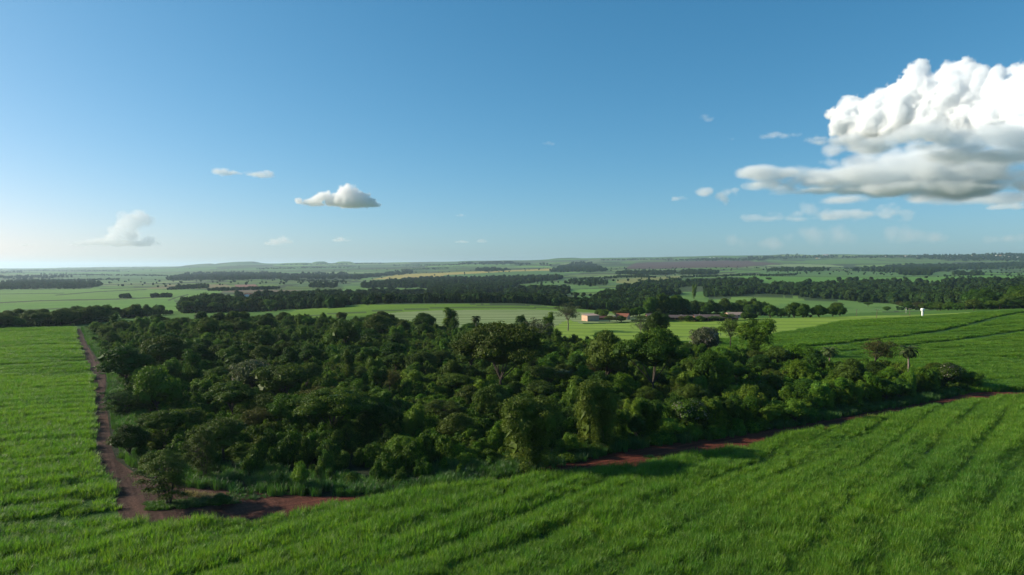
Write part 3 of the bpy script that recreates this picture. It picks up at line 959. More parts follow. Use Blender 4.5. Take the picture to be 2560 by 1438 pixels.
# ------------------------------------------------------------------ scattered plants that nobody could count
def scatter(name, P, rz, sc, idx, protos, label, cat):
    """one object: points carrying copies of the prototypes"""
    c = bpy.data.collections.new(name + '_sources')
    for i, me in enumerate(protos):
        o = bpy.data.objects.new('%s_source_%02d' % (name, i), me)
        c.objects.link(o)
    me = bpy.data.meshes.new(name)
    n = len(P)
    me.vertices.add(n); me.vertices.foreach_set('co', np.asarray(P, np.float32).ravel())
    a = me.attributes.new('rz', 'FLOAT', 'POINT'); a.data.foreach_set('value', np.asarray(rz, np.float32))
    a = me.attributes.new('sc', 'FLOAT_VECTOR', 'POINT'); a.data.foreach_set('vector', np.asarray(sc, np.float32).ravel())
    a = me.attributes.new('idx', 'INT', 'POINT'); a.data.foreach_set('value', np.asarray(idx, np.int32))
    o = obj(name, me)
    ng = bpy.data.node_groups.new(name, 'GeometryNodeTree')
    ng.interface.new_socket('Geometry', in_out='INPUT', socket_type='NodeSocketGeometry')
    ng.interface.new_socket('Geometry', in_out='OUTPUT', socket_type='NodeSocketGeometry')
    N = ng.nodes; Lk = ng.links
    gi = N.new('NodeGroupInput'); go = N.new('NodeGroupOutput')
    iop = N.new('GeometryNodeInstanceOnPoints')
    ci = N.new('GeometryNodeCollectionInfo'); ci.inputs['Collection'].default_value = c
    ci.inputs['Separate Children'].default_value = True; ci.inputs['Reset Children'].default_value = True
    Lk.new(gi.outputs[0], iop.inputs['Points']); Lk.new(ci.outputs[0], iop.inputs['Instance'])
    iop.inputs['Pick Instance'].default_value = True
    na = []
    for nm, ty in (('idx', 'INT'), ('rz', 'FLOAT'), ('sc', 'FLOAT_VECTOR')):
        q = N.new('GeometryNodeInputNamedAttribute'); q.data_type = ty; q.inputs['Name'].default_value = nm; na.append(q)
    Lk.new(na[0].outputs['Attribute'], iop.inputs['Instance Index'])
    cx = N.new('ShaderNodeCombineXYZ'); Lk.new(na[1].outputs['Attribute'], cx.inputs['Z'])
    Lk.new(cx.outputs[0], iop.inputs['Rotation']); Lk.new(na[2].outputs['Attribute'], iop.inputs['Scale'])
    Lk.new(iop.outputs[0], go.inputs[0])
    md = o.modifiers.new('scatter', 'NODES'); md.node_group = ng
    tag(o, label, cat, kind='stuff')
    return o


def lump(seed, mat, R_=3.0, H=3.6, leaf=.27, sub=.72, tone=None):
    g = np.random.default_rng(seed); L = Leaves(seed)
    L.blob((0, 0, H * .35), (R_ * .62, R_ * .62, H * .5), sub, leaf, low=-.3, core=.85)
    for i in range(6):
        a = g.uniform(0, 6.28); q = R_ * g.uniform(.35, .75); br = R_ * g.uniform(.22, .42)
        L.blob((math.cos(a) * q, math.sin(a) * q, H * g.uniform(.12, .62)), (br, br, br * g.uniform(.8, 1.3)), sub * .85, leaf, low=-.4, core=.8)
    for i in range(2):
        a = g.uniform(0, 6.28); q = R_ * g.uniform(0, .4)
        L.blob((math.cos(a) * q, math.sin(a) * q, H * .8), (R_ * .22, R_ * .22, H * .22), sub * .8, leaf, low=-.5, core=.8)
    return L.mesh('lump', mat)


def poly_bbox(poly):
    a = np.array(poly); return a[:, 0].min(), a[:, 0].max(), a[:, 1].min(), a[:, 1].max()


def build_undergrowth():
    g = np.random.default_rng(50)
    protos = [lump(200 + i, M_VINE, H=3.2 + .5 * (i % 3)) for i in range(6)] + [lump(210, M_BRIGHT, R_=2.5), lump(211, M_OLIVE), lump(212, M_DARK), lump(213, M_DARK, H=4.5)]
    x0, x1, y0, y1 = poly_bbox(FOREST)
    n = 62000
    x = g.uniform(x0, x1, n); y = g.uniform(y0, y1, n)
    m = in_poly(x, y, FOREST)
    x, y = x[m], y[m]
    edge = seg_dist(x, y, FOREST_L + FOREST_F)
    keep = g.random(len(x)) < np.where(edge < 7, np.where(x > 0, .34, .14), np.where(y < 260, .42, .30))
    keep &= ~((seg_dist(x, y, FOREST_L) < 3.0))
    front_band = (x > -66) & (x < 4) & (seg_dist(x, y, FOREST_F) < 9)
    keep &= ~(front_band & (g.random(len(x)) < .35))
    keep &= ~((edge < 16) & (x > -62) & (x < -38) & (y < 150) & (g.random(len(x)) < .85))
    x, y, edge = x[keep], y[keep], edge[keep]
    h = 1.0 + 1.0 * fbm(N1, x / 15, y / 15, 3) + .55 * N2(x / 4.5, y / 4.5)
    h = np.clip(h, .40, 2.3) * np.clip(.55 + edge / 22, .5, 1.0)
    s = g.uniform(.45, .95, len(x)) * np.where(front_band[keep], .52, 1.0)
    q = fbm(N3, x / 22, y / 22, 2) + g.normal(size=len(x)) * .22
    idx = np.where(q > .42, 6 + g.integers(0, 1, len(x)), np.where(q > .28, 7, np.where(q < -.32, 8 + g.integers(0, 2, len(x)), g.integers(0, 6, len(x)))))
    P = np.stack([x, y, height(x, y) - .2], 1)
    scatter('vine_undergrowth', P, g.uniform(0, 6.28, len(x)), np.stack([s, s, np.minimum(np.sqrt(s) * h * 1.12, s * 1.75)], 1), idx, protos,
            'tangle of vine covered bushes filling the wood between its trees', 'undergrowth')
    print('lumps', len(x))


build_undergrowth()

# trees inside the wood: each one an object
WOOD_LAB = {
    'round_dark': 'dark rounded tree rising among the vines of the wood', 'round_olive': 'olive green rounded tree rising among the vines of the wood',
    'draped': 'tall tree covered with climbing vines inside the wood', 'umbrella': 'spreading flat crowned tree inside the wood',
    'sparse_green': 'slender thin crowned green tree inside the wood', 'sparse_grey': 'slender grey leaved tree inside the wood',
    'round_bright': 'light green bushy tree among the vines of the wood', 'flowering': 'tree dusted with pale blossom inside the wood', 'layered': 'tiered small tree inside the wood'}
WOOD_GRP = {'round_dark': 'dark rounded trees of the wood', 'round_olive': 'olive trees of the wood', 'draped': 'vine covered trees of the wood', 'umbrella': 'flat crowned trees of the wood',
            'sparse_green': 'slender trees of the wood', 'sparse_grey': 'grey trees of the wood', 'round_bright': 'light green trees of the wood', 'flowering': 'blossoming trees of the wood', 'layered': 'tiered trees of the wood'}


def build_wood_trees(n=240):
    g = np.random.default_rng(77)
    x0, x1, y0, y1 = poly_bbox(FOREST)
    kinds = ['round_dark', 'round_olive', 'draped', 'draped', 'round_dark', 'round_bright', 'umbrella', 'sparse_green', 'layered', 'flowering', 'round_olive', 'sparse_grey']
    wts = np.array([5, 4, 6, 6, 4, 2.5, 1.0, 1.6, 1.2, .15, 3, .25]); wts = wts / wts.sum()
    made = 0; tries = 0
    pl = [(a, b, c) for a, b, c in TAKEN]
    while made < n and tries < 20000:
        tries += 1
        x = g.uniform(x0, x1); y = g.uniform(y0, y1)
        if not in_poly(np.array([x]), np.array([y]), FOREST)[0]: continue
        ed = float(seg_dist(np.array([x]), np.array([y]), FOREST_L + FOREST_F)[0])
        if ed < 7 or g.random() > 1.0 * (1 if y < 290 else .30): continue
        k = kinds[g.choice(len(kinds), p=wts)]
        w = {'umbrella': 13, 'draped': 8.5, 'round_bright': 7}.get(k, 9.5) * g.uniform(.75, 1.25)
        if any((x - a) ** 2 + (y - b) ** 2 < ((c + w * .5) * .62) ** 2 for a, b, c in pl): continue
        h = {'umbrella': 9.5, 'draped': 8.0, 'round_bright': 6.0, 'layered': 7, 'sparse_grey': 9}.get(k, 8) * g.uniform(.78, 1.18)
        h *= min(1.0, .6 + ed / 45)
        plant(k, x, y, 0 if y < 400 else float(height(x, y)), h, w, g.uniform(0, 6.28), WOOD_LAB[k], WOOD_GRP[k], var=int(g.integers(0, 9)))
        pl.append((x, y, w * .5)); made += 1
    # the bushy front rank that shades the track on the right
    fr = np.array(FOREST_F); t0 = 0
    for i in range(46):
        t = g.uniform(0, 1) if i > 30 else i / 30
        x = 12 + t * (fr[-1, 0] - 18); yb = float(np.interp(x, fr[:, 0], fr[:, 1])); y = yb + g.uniform(3.0, 9.0)
        k = ['draped', 'round_dark', 'draped', 'round_bright', 'round_dark'][int(g.integers(0, 5))]
        if any((x - a) ** 2 + (y - b) ** 2 < 9 for a, b, c in pl): continue
        h = {'draped': 8.5, 'round_bright': 4.5}.get(k, 7.0) * g.uniform(.8, 1.15)
        plant(k, x, y, 0, h, g.uniform(5, 8), g.uniform(0, 6.28), {'draped': 'vine covered tree in the front rank over the red track', 'round_dark': 'dark round tree in the front rank over the red track', 'round_bright': 'light green bush in the front rank over the red track'}[k],
              {'draped': 'vine covered trees of the front rank', 'round_dark': 'dark trees of the front rank', 'round_bright': 'light bushes of the front rank'}[k], var=int(g.integers(0, 9)))
        pl.append((x, y, 3))
    print('wood trees', made, tries)


build_wood_trees()

# ------------------------------------------------------------------ dirt road
def sheet(name, poly, z, mat):
    vs = [Vector((x, y, 0)) for x, y in poly]
    tris = tessellate_polygon([vs])
    bm = bmesh.new()
    bv = [bm.verts.new(v) for v in vs]
    for t in tris:
        try: bm.faces.new([bv[i] for i in t])
        except ValueError: pass
    bmesh.ops.subdivide_edges(bm, edges=[e for e in bm.edges if e.calc_length() > 12], cuts=2, use_grid_fill=False)
    bmesh.ops.triangulate(bm, faces=bm.faces)
    bmesh.ops.recalc_face_normals(bm, faces=bm.faces)
    for f in bm.faces:
        if f.normal.z < 0: f.normal_flip()
    for v in bm.verts:
        v.co.z = float(height(v.co.x, v.co.y)) + z
    me = bpy.data.meshes.new(name); bm.to_mesh(me); bm.free(); me.materials.append(mat)
    return obj(name, me)


def build_road():
    m, nt, out = new_mat('red_earth')
    p = pos(nt)
    big = noise_tex(nt, p, .06, 4, .6)
    fine = noise_tex(nt, p, 1.6, 8, .7)
    c = ramp(nt, big, [(.35, (.056, .032, .026)), (.65, (.080, .045, .035))])
    sx = nt.nodes.new('ShaderNodeSeparateXYZ'); nt.links.new(p, sx.inputs[0])
    mr = nd(nt, 'ShaderNodeMapRange'); mr.inputs[1].default_value = -55; mr.inputs[2].default_value = -25
    nt.links.new(sx.outputs[0], mr.inputs[0])
    c = mixc(nt, mr.outputs[0], c, (.105, .030, .018))
    c = mixc(nt, .8, c, ramp(nt, fine, [(.3, (.55, .5, .5)), (.72, (1.35, 1.35, 1.3))]), 'MULTIPLY')
    # worn wheel lines along the two legs of the track
    for (ax_, ay_), fac in (((.83, .558), 'left'), ((-.505, .863), 'front')):
        cb = nt.nodes.new('ShaderNodeCombineXYZ')
        for k_, (cx_, cy2) in enumerate((((ax_), (ay_)), (-ay_, ax_))):
            m0 = nd(nt, 'ShaderNodeMath', operation='MULTIPLY'); m0.inputs[1].default_value = cx_ * (1.0 if k_ == 0 else .05); nt.links.new(sx.outputs[0], m0.inputs[0])
            m1 = nd(nt, 'ShaderNodeMath', operation='MULTIPLY_ADD'); m1.inputs[1].default_value = cy2 * (1.0 if k_ == 0 else .05); nt.links.new(sx.outputs[1], m1.inputs[0]); nt.links.new(m0.outputs[0], m1.inputs[2])
            nt.links.new(m1.outputs[0], cb.inputs[k_])
        stn = noise_tex(nt, cb.outputs[0], .85, 3, .6)
        cs = mixc(nt, .9, c, ramp(nt, stn, [(.38, (.55, .52, .5)), (.5, (.95, .95, .95)), (.64, (1.5, 1.45, 1.4))]), 'MULTIPLY')
        if fac == 'left': c_left = cs
        else: c = mixc(nt, mr.outputs[0], c_left, cs)
    # dry leaves and weeds in patches
    w = noise_tex(nt, p, .55, 6, .7)
    wm = ramp(nt, w, [(.64, (0, 0, 0)), (.70, (1, 1, 1))])
    c = mixc(nt, wm, c, (.085, .085, .035))
    b = nd(nt, 'ShaderNodeBsdfPrincipled', Roughness=.95); b.inputs['Specular IOR Level'].default_value = .1
    nt.links.new(c, b.inputs['Base Color'])
    bp = nd(nt, 'ShaderNodeBump', Strength=.9, Distance=.25)
    nt.links.new(fine, bp.inputs['Height']); nt.links.new(bp.outputs[0], b.inputs['Normal'])
    nt.links.new(b.outputs[0], out.inputs[0])
    r = sheet('dirt_road', ROAD, .05, m)
    tag(r, 'red earth farm track running down the left and along the front of the wood', 'road', kind='structure')


build_road()


# ------------------------------------------------------------------ sugar cane and grass
def tuft(seed, mat, blades=34, h=(1.3, 2.3), spread=.55, arch=.75, wd=.075, tones=None):
    g = np.random.default_rng(seed); L = Leaves(seed)
    k = blades; S = 4
    a = g.uniform(0, 6.28, k); q = np.sqrt(g.random(k)) * spread
    base = np.stack([np.cos(a) * q, np.sin(a) * q, np.zeros(k)], 1)
    az = a + g.normal(size=k) * .9
    d = np.stack([np.cos(az), np.sin(az), np.zeros(k)], 1)
    side = np.stack([-np.sin(az), np.cos(az), np.zeros(k)], 1)
    hh = g.uniform(*h, k); rch = arch * g.uniform(.35, 1.3, k)
    tw = (g.random(k) if tones is None else g.uniform(*tones, k))
    w = wd * g.uniform(.7, 1.3, k)
    rows = []
    for s in range(S + 1):
        t = s / S
        p = base + np.outer(np.ones(k), [0, 0, 0]) + d * (rch * t ** 2.2)[:, None]
        p[:, 2] += hh * (t - .28 * t ** 3 * (rch / arch))
        ww = (w * (1 - t ** 2 * .92))[:, None] * .5
        rows.append((p - side * ww, p + side * ww))
    V = np.stack([v for r in rows for v in r], 1)          # k, 2(S+1), 3
    F = []
    for s in range(S):
        b0 = 2 * s
        F.append([b0, b0 + 1, b0 + 3, b0 + 2])
    F = np.array(F)[None] + (np.arange(k) * 2 * (S + 1))[:, None, None]
    L.add(V.reshape(-1, 3), F.reshape(-1, 4), np.repeat(tw, 2 * (S + 1)))
    return L.mesh('tuft', mat)


M_CANE = leaf_mat('cane_leaves', (.089, .196, .019), (.134, .266, .031), (.23, .32, .08), trans=.48, rough=.5, spec=.22, vary=.14,
                  big=(.028, (.80, .86, .95), (1.18, 1.08, .9)))
M_GRASS = leaf_mat('verge_grass', (.040, .115, .028), (.065, .155, .040), (.13, .17, .06), trans=.38, rough=.5, spec=.3, vary=.25, big=(.09, (.7, .75, .9), (1.35, 1.2, .75)))
M_DRY = leaf_mat('dry_grass', (.20, .16, .09), (.32, .26, .16), (.40, .33, .22), trans=.3, vary=.2)
CANE = [tuft(300 + i, M_CANE, blades=54, spread=.85, h=(1.2, 2.2), wd=.075) for i in range(6)]
GRASS = [tuft(320 + i, M_GRASS, blades=34, h=(.8, 1.7), spread=.5, arch=.6, wd=.07) for i in range(4)]


def cane_height(x, y, ang, along=16, across=4.2):
    c, s = math.cos(ang), math.sin(ang)
    u = x * c + y * s; v = -x * s + y * c
    n = fbm(N1, u / along, v / across, 2) * 1.25
    m = fbm(N2, x / 3.2, y / 3.2, 2)
    big = fbm(N3, x / 38, y / 38, 2)
    row = np.cos(v / 1.4 * 2 * math.pi)
    band = fbm(N3, u / 34 + 5, v / 9, 2)
    per = np.cos(2 * math.pi * v / 7.6 + 1.8 * N1(u / 30, v / 30))
    return 1.08 + .22 * n + .09 * per + .10 * np.cos(2 * math.pi * v / 3.3 + 2.5 * N2(u / 22, v / 22)) - 1.3 * np.clip(band - .08, 0, .5) - .60 * np.clip(-per - .35, 0, 1) * np.clip(N2(u / 17, v / 9) + .45, 0, 1) + .25 * np.clip(band, -1, 0) * 0 + .16 * m + .20 * big + .03 * row


def build_cane():
    g = np.random.default_rng(60)
    X = []; Y = []; S = []; H_ = []
    far_edge_r = [ROAD_R_FAR[0], ROAD_R_FAR[1], ROAD_R_FAR[2]]
    # front field
    def add(n, xr, yr, test, ang, sxy, along=16, across=4.2):
        x = g.uniform(*xr, n); y = g.uniform(*yr, n)
        m = test(x, y); x, y = x[m], y[m]
        h = cane_height(x, y, ang, along, across)
        keep = (h > .52) | (g.random(len(x)) < .30)
        x, y, h = x[keep], y[keep], h[keep]
        X.append(x); Y.append(y); H_.append(np.clip(h, .35, 1.5)); S.append(np.full(len(x), sxy) * g.uniform(.85, 1.2, len(x)))
    fx = [p[0] for p in FRONT_EDGE]; fy = [p[1] for p in FRONT_EDGE]
    def front(x, y):
        lim = np.interp(x, fx, fy)
        lim = np.where(x < fx[0], 1e9, lim + .7 * N2(x / 2.5, x * 0) + .4)
        ok = (y < lim) & (np.abs(x) < y * .86 + 12)
        # left of the road's bend the field runs on up the left side
        return ok & (x > fx[0])
    lx = [p[0] for p in ROAD_L[::-1]]; ly = [p[1] for p in ROAD_L[::-1]]
    ly2, lx2 = zip(*sorted(zip([fy[0] - 1] + ly, [fx[0]] + lx)))
    trk = TRACKS[2:4]
    def left(x, y):
        lim = np.interp(y, ly2, lx2, left=-58)
        ok = (x <= np.where(y < ly2[0], fx[0], lim + .9 * N2(y / 3.5, y * 0) - .6)) & (x > -y * .98 - 12) & (y < 446 + .03 * x)
        for t in trk: ok &= seg_dist(x, y, t) > 2.2
        return ok
    def right(x, y):
        bx = [FOREST_B[0][0], ROAD_R_FAR[0][0], ROAD_R_FAR[2][0]]; by = [FOREST_B[0][1] + 1, ROAD_R_FAR[0][1] + 1, ROAD_R_FAR[2][1] + 1]
        ok = (y > np.where(x > bx[0], np.interp(x, bx, by), 0)) & ~in_poly(x, y, FOREST) & (x < y * .92)
        ok &= ~in_poly(x, y, LIME) & ~in_poly(x, y, STRIPED) & ~in_poly(x, y, ROAD)
        back = [flat(*p, 1.0) for p in [(1500, 862), (1640, 858), (1800, 847), (1940, 832), (2100, 811)]] + [flat(*p, 4.0) for p in [(2300, 794), (2560, 787), (2800, 783)]]
        ok &= y < np.interp(x, [p[0] for p in back], [p[1] for p in back])
        for t in TRACKS[:2]: ok &= seg_dist(x, y, t) > 4.2
        return ok & (x > 40)
    A45 = math.radians(47)
    add(74000, (-110, 190), (50, 215), front, A45, 1.0)
    add(50000, (-320, -30), (50, 240), left, math.radians(20), 1.05, 12, 3.6)
    add(60000, (-460, -120), (240, 450), left, math.radians(8), 1.6, 20, 6)
    add(130000, (30, 480), (205, 540), right, math.radians(12), 1.6, 26, 5)
    x = np.concatenate(X); y = np.concatenate(Y); s = np.concatenate(S); h = np.concatenate(H_)
    print('cane', len(x))
    P = np.stack([x, y, height(x, y) - .05], 1)
    scatter('sugar_cane', P, g.uniform(0, 6.28, len(x)), np.stack([s, s, h], 1), g.integers(0, 6, len(x)), CANE,
            'dense waist to head high sugar cane covering the fields around the wood', 'sugar cane')
    # verge: tall bluish grass round the foot of the wood
    n = 150000
    bx0, bx1, by0, by1 = poly_bbox(FOREST)
    x = g.uniform(bx0, bx1, n); y = g.uniform(by0, by1, n)
    m = (in_poly(x, y, FOREST) | (seg_dist(x, y, FOREST_F) < 1.3)) & (seg_dist(x, y, FOREST_L + FOREST_F) < np.where((x > -66) & (x < 6), 11, 7) + 4 * N1(x / 12, y / 12))
    m &= seg_dist(x, y, FOREST_L) > .9
    x, y = x[m], y[m]
    h = np.clip(1.35 + 1.1 * fbm(N2, x / 6, y / 6, 2), .5, 2.3)
    n1 = len(x)
    # the island under the lone tree, and odd weeds on the track
    cx, cy_ = flat(465, 1262, 0)
    ia = g.uniform(0, 6.28, 420); iq = np.sqrt(g.random(420))
    ix = cx + np.cos(ia) * iq * 7.2 * (1 + .25 * np.sin(3 * ia + 1)); iy = cy_ + np.sin(ia) * iq * 2.2 * (1 + .3 * np.sin(2 * ia)) + .8 * np.cos(ia) * iq
    wx = []; wy = []
    for px, py, r, k in [(1618, 1143, .8, 14), (622, 1243, 2.2, 50), (545, 1240, .8, 12), (700, 1238, 1.0, 12), (262, 935, 1.5, 20)]:
        c = flat(px, py, 0); wx.append(c[0] + g.normal(size=k) * r * .8); wy.append(c[1] + g.normal(size=k) * r * .4)
    wx = np.concatenate(wx); wy = np.concatenate(wy)
    x = np.concatenate([x, ix, wx]); y = np.concatenate([y, iy, wy])
    h = np.concatenate([h, g.uniform(.25, .6, 420), g.uniform(.2, .5, len(wx))])
    sc = np.concatenate([g.uniform(.9, 1.4, n1), g.uniform(.5, .9, 420 + len(wx))])
    P = np.stack([x, y, height(x, y) - .03], 1)
    scatter('verge_grass', P, g.uniform(0, 6.28, len(x)), np.stack([sc, sc, h], 1), g.integers(0, 4, len(x)), GRASS,
            'tall blue green grass along the edge of the wood and in patches on the track', 'grass')
    dry = [tuft(340 + i, M_DRY, blades=22, h=(.4, .9), spread=.45, arch=.4, wd=.05) for i in range(2)]
    c0, c1 = flat(470, 1232, 0), flat(575, 1258, 0)
    t = g.random(90); dx = c0[0] + (c1[0] - c0[0]) * t + g.normal(size=90) * .5; dy = c0[1] + (c1[1] - c0[1]) * t + g.normal(size=90) * .5
    c2 = flat(640, 1275, 0)
    P = np.stack([dx, dy, np.zeros(90)], 1)
    scatter('dry_grass', P, g.uniform(0, 6.28, 90), np.ones((90, 3)), g.integers(0, 2, 90), dry, 'pale dry grass along the back of the grassy island by the lone tree', 'grass')


build_cane()


# ------------------------------------------------------------------ far woods, tree belts, lone trees
def far_lump(seed, mat, k=260):
    """small whole tree, a few metres per leaf spray, unit size 1 wide"""
    g = np.random.default_rng(seed); L = Leaves(seed)
    for i in range(7):
        a = g.uniform(0, 6.28); q = g.uniform(.0, .26); br = g.uniform(.15, .24)
        L.clump(np.array([math.cos(a) * q, math.sin(a) * q, g.uniform(.38, .72)]), br, .10, 1.0, up=.4, low=-.6)
    L.core(np.array([0, 0, .45]), np.array([.34, .34, .33]))
    L.core(np.array([0, 0, .15]), np.array([.22, .22, .22]))
    return L.mesh('far_tree', mat)


M_FAR = leaf_mat('far_leaves', (.014, .032, .008), (.030, .056, .014), (.055, .080, .022), trans=.12, vary=.4, spec=.03, rough=.9)
FARL = [far_lump(400 + i, M_FAR) for i in range(5)]


def build_far_woods():
    g = np.random.default_rng(90)
    P = []; S = []
    for poly, size, dn in WOODS:
        a = np.array(poly, float)
        x0, x1, y0, y1 = a[:, 0].min(), a[:, 0].max(), a[:, 1].min(), a[:, 1].max()
        area = (x1 - x0) * (y1 - y0)
        n = int(min(9000, area * .55 * dn)) + 20
        px = g.uniform(x0, x1, n); py = g.uniform(y0, y1, n)
        m = in_poly(px + 14 * fbm(N1, px / 14, py / 5, 2), py + 2.5 * fbm(N2, px / 9, py / 6, 2), poly); px, py = px[m], py[m]
        if not len(px): continue
        X, Y, Zg, hit = ground_at(px, py, dmin=560)
        m = hit & (Y > 560) & (fbm(N3, X / (size * 9), Y / (size * 14), 3) > -.20); X, Y, Zg = X[m], Y[m], Zg[m]
        # jitter along the line of sight so the wood has depth over hidden ground too
        t = 1 + g.uniform(-.02, .03, len(X)); X, Y = X * t, Y * t; Zg = height(X, Y)
        sz = size * g.uniform(.55, 1.3, len(X)) * (1 + .35 * fbm(N2, X / 60, Y / 60, 2)) * (1 + (g.random(len(X)) < .06) * .35)
        P.append(np.stack([X, Y, Zg - .5], 1)); S.append(np.stack([sz, sz, np.minimum(sz * g.uniform(.65, 1.2, len(X)), 22)], 1))
    # hidden valley behind the green field: only the tree tops show
    n = 1900
    px = g.uniform(840, 1640, n); Y = g.uniform(815, 960, n); X = (px - 1280) / FPX * Y
    sz = g.uniform(8, 15, n)
    P.append(np.stack([X, Y, height(X, Y) - .5], 1)); S.append(np.stack([sz, sz, sz * g.uniform(.85, 1.25, n)], 1))
    # hedgerows and scattered specks over the far plain
    n = 3400
    px = g.uniform(-300, 2860, n); py = 664 + g.random(n) ** 1.5 * 90
    X, Y, Zg, hit = ground_at(px, py, dmin=900)
    q = fbm(N1, X / 900, Y / 900, 3)
    m = hit & (Y > 1000) & (q > .06); X, Y, Zg = X[m], Y[m], Zg[m]
    sz = g.uniform(7, 15, len(X))
    P.append(np.stack([X, Y, Zg], 1)); S.append(np.stack([sz, sz, sz * .75], 1))
    LINES = [[(300, 744), (327, 745)], [(380, 743), (427, 743)], [(440, 718), (520, 715)], [(1900, 690), (1990, 688)], [(1000, 676), (1120, 671)], [(60, 669), (380, 668)], [(100, 686), (420, 690)], [(0, 676), (300, 678)],
             [(700, 662), (960, 659)], [(640, 673), (900, 668)], [(980, 664), (1150, 663)], [(1500, 650), (1680, 648)], [(1540, 692), (1640, 694)], [(1700, 694), (1900, 688)], [(2110, 672), (2300, 670)], [(700, 700), (860, 706)], [(60, 703), (300, 699)], [(1440, 700), (1620, 690)], [(520, 727), (700, 722)], [(420, 724), (520, 720)]]
    for (ax, ay), (bx, by) in LINES:
        n = int(math.hypot(bx - ax, by - ay) * .8) + 3
        t = g.random(n); px = ax + (bx - ax) * t; py = ay + (by - ay) * t + g.normal(size=n) * .7
        X, Y, Zg, hit = ground_at(px, py, dmin=700); X, Y, Zg = X[hit], Y[hit], Zg[hit]
        sz = g.uniform(7, 14, len(X)) * (1 + np.clip(Y - 4000, 0, 5000) / 9000)
        P.append(np.stack([X, Y, Zg], 1)); S.append(np.stack([sz, sz, sz * .8], 1))
    # scrub under the tree belts
    for (ax, ay), (bx, by), n, w in [((-120, 833), (200, 812), 170, 7), ((200, 812), (290, 802), 60, 6), ((306, 797), (405, 790), 60, 6), ((452, 784), (700, 778), 160, 7), ((2240, 776), (2700, 770), 260, 6), ((1618, 790), (1915, 790), 120, 6), ((1915, 792), (2030, 794), 40, 4)]:
        t = g.random(n); px = ax + (bx - ax) * t; py = ay + (by - ay) * t
        X, Y, Zg, hit = ground_at(px, py); k = 1 + g.uniform(.0, .09, n); X, Y = X * k, Y * k
        sz = w * g.uniform(.6, 1.2, n)
        P.append(np.stack([X, Y, height(X, Y) - .2], 1)); S.append(np.stack([sz, sz, sz * .75], 1))
    P = np.concatenate(P); S = np.concatenate(S)
    print('far trees', len(P))
    scatter('distant_woods', P, g.uniform(0, 6.28, len(P)), S, g.integers(0, 5, len(P)), FARL,
            'dark woods, hedges and specks of trees scattered over the far farmland', 'woods')


build_far_woods()



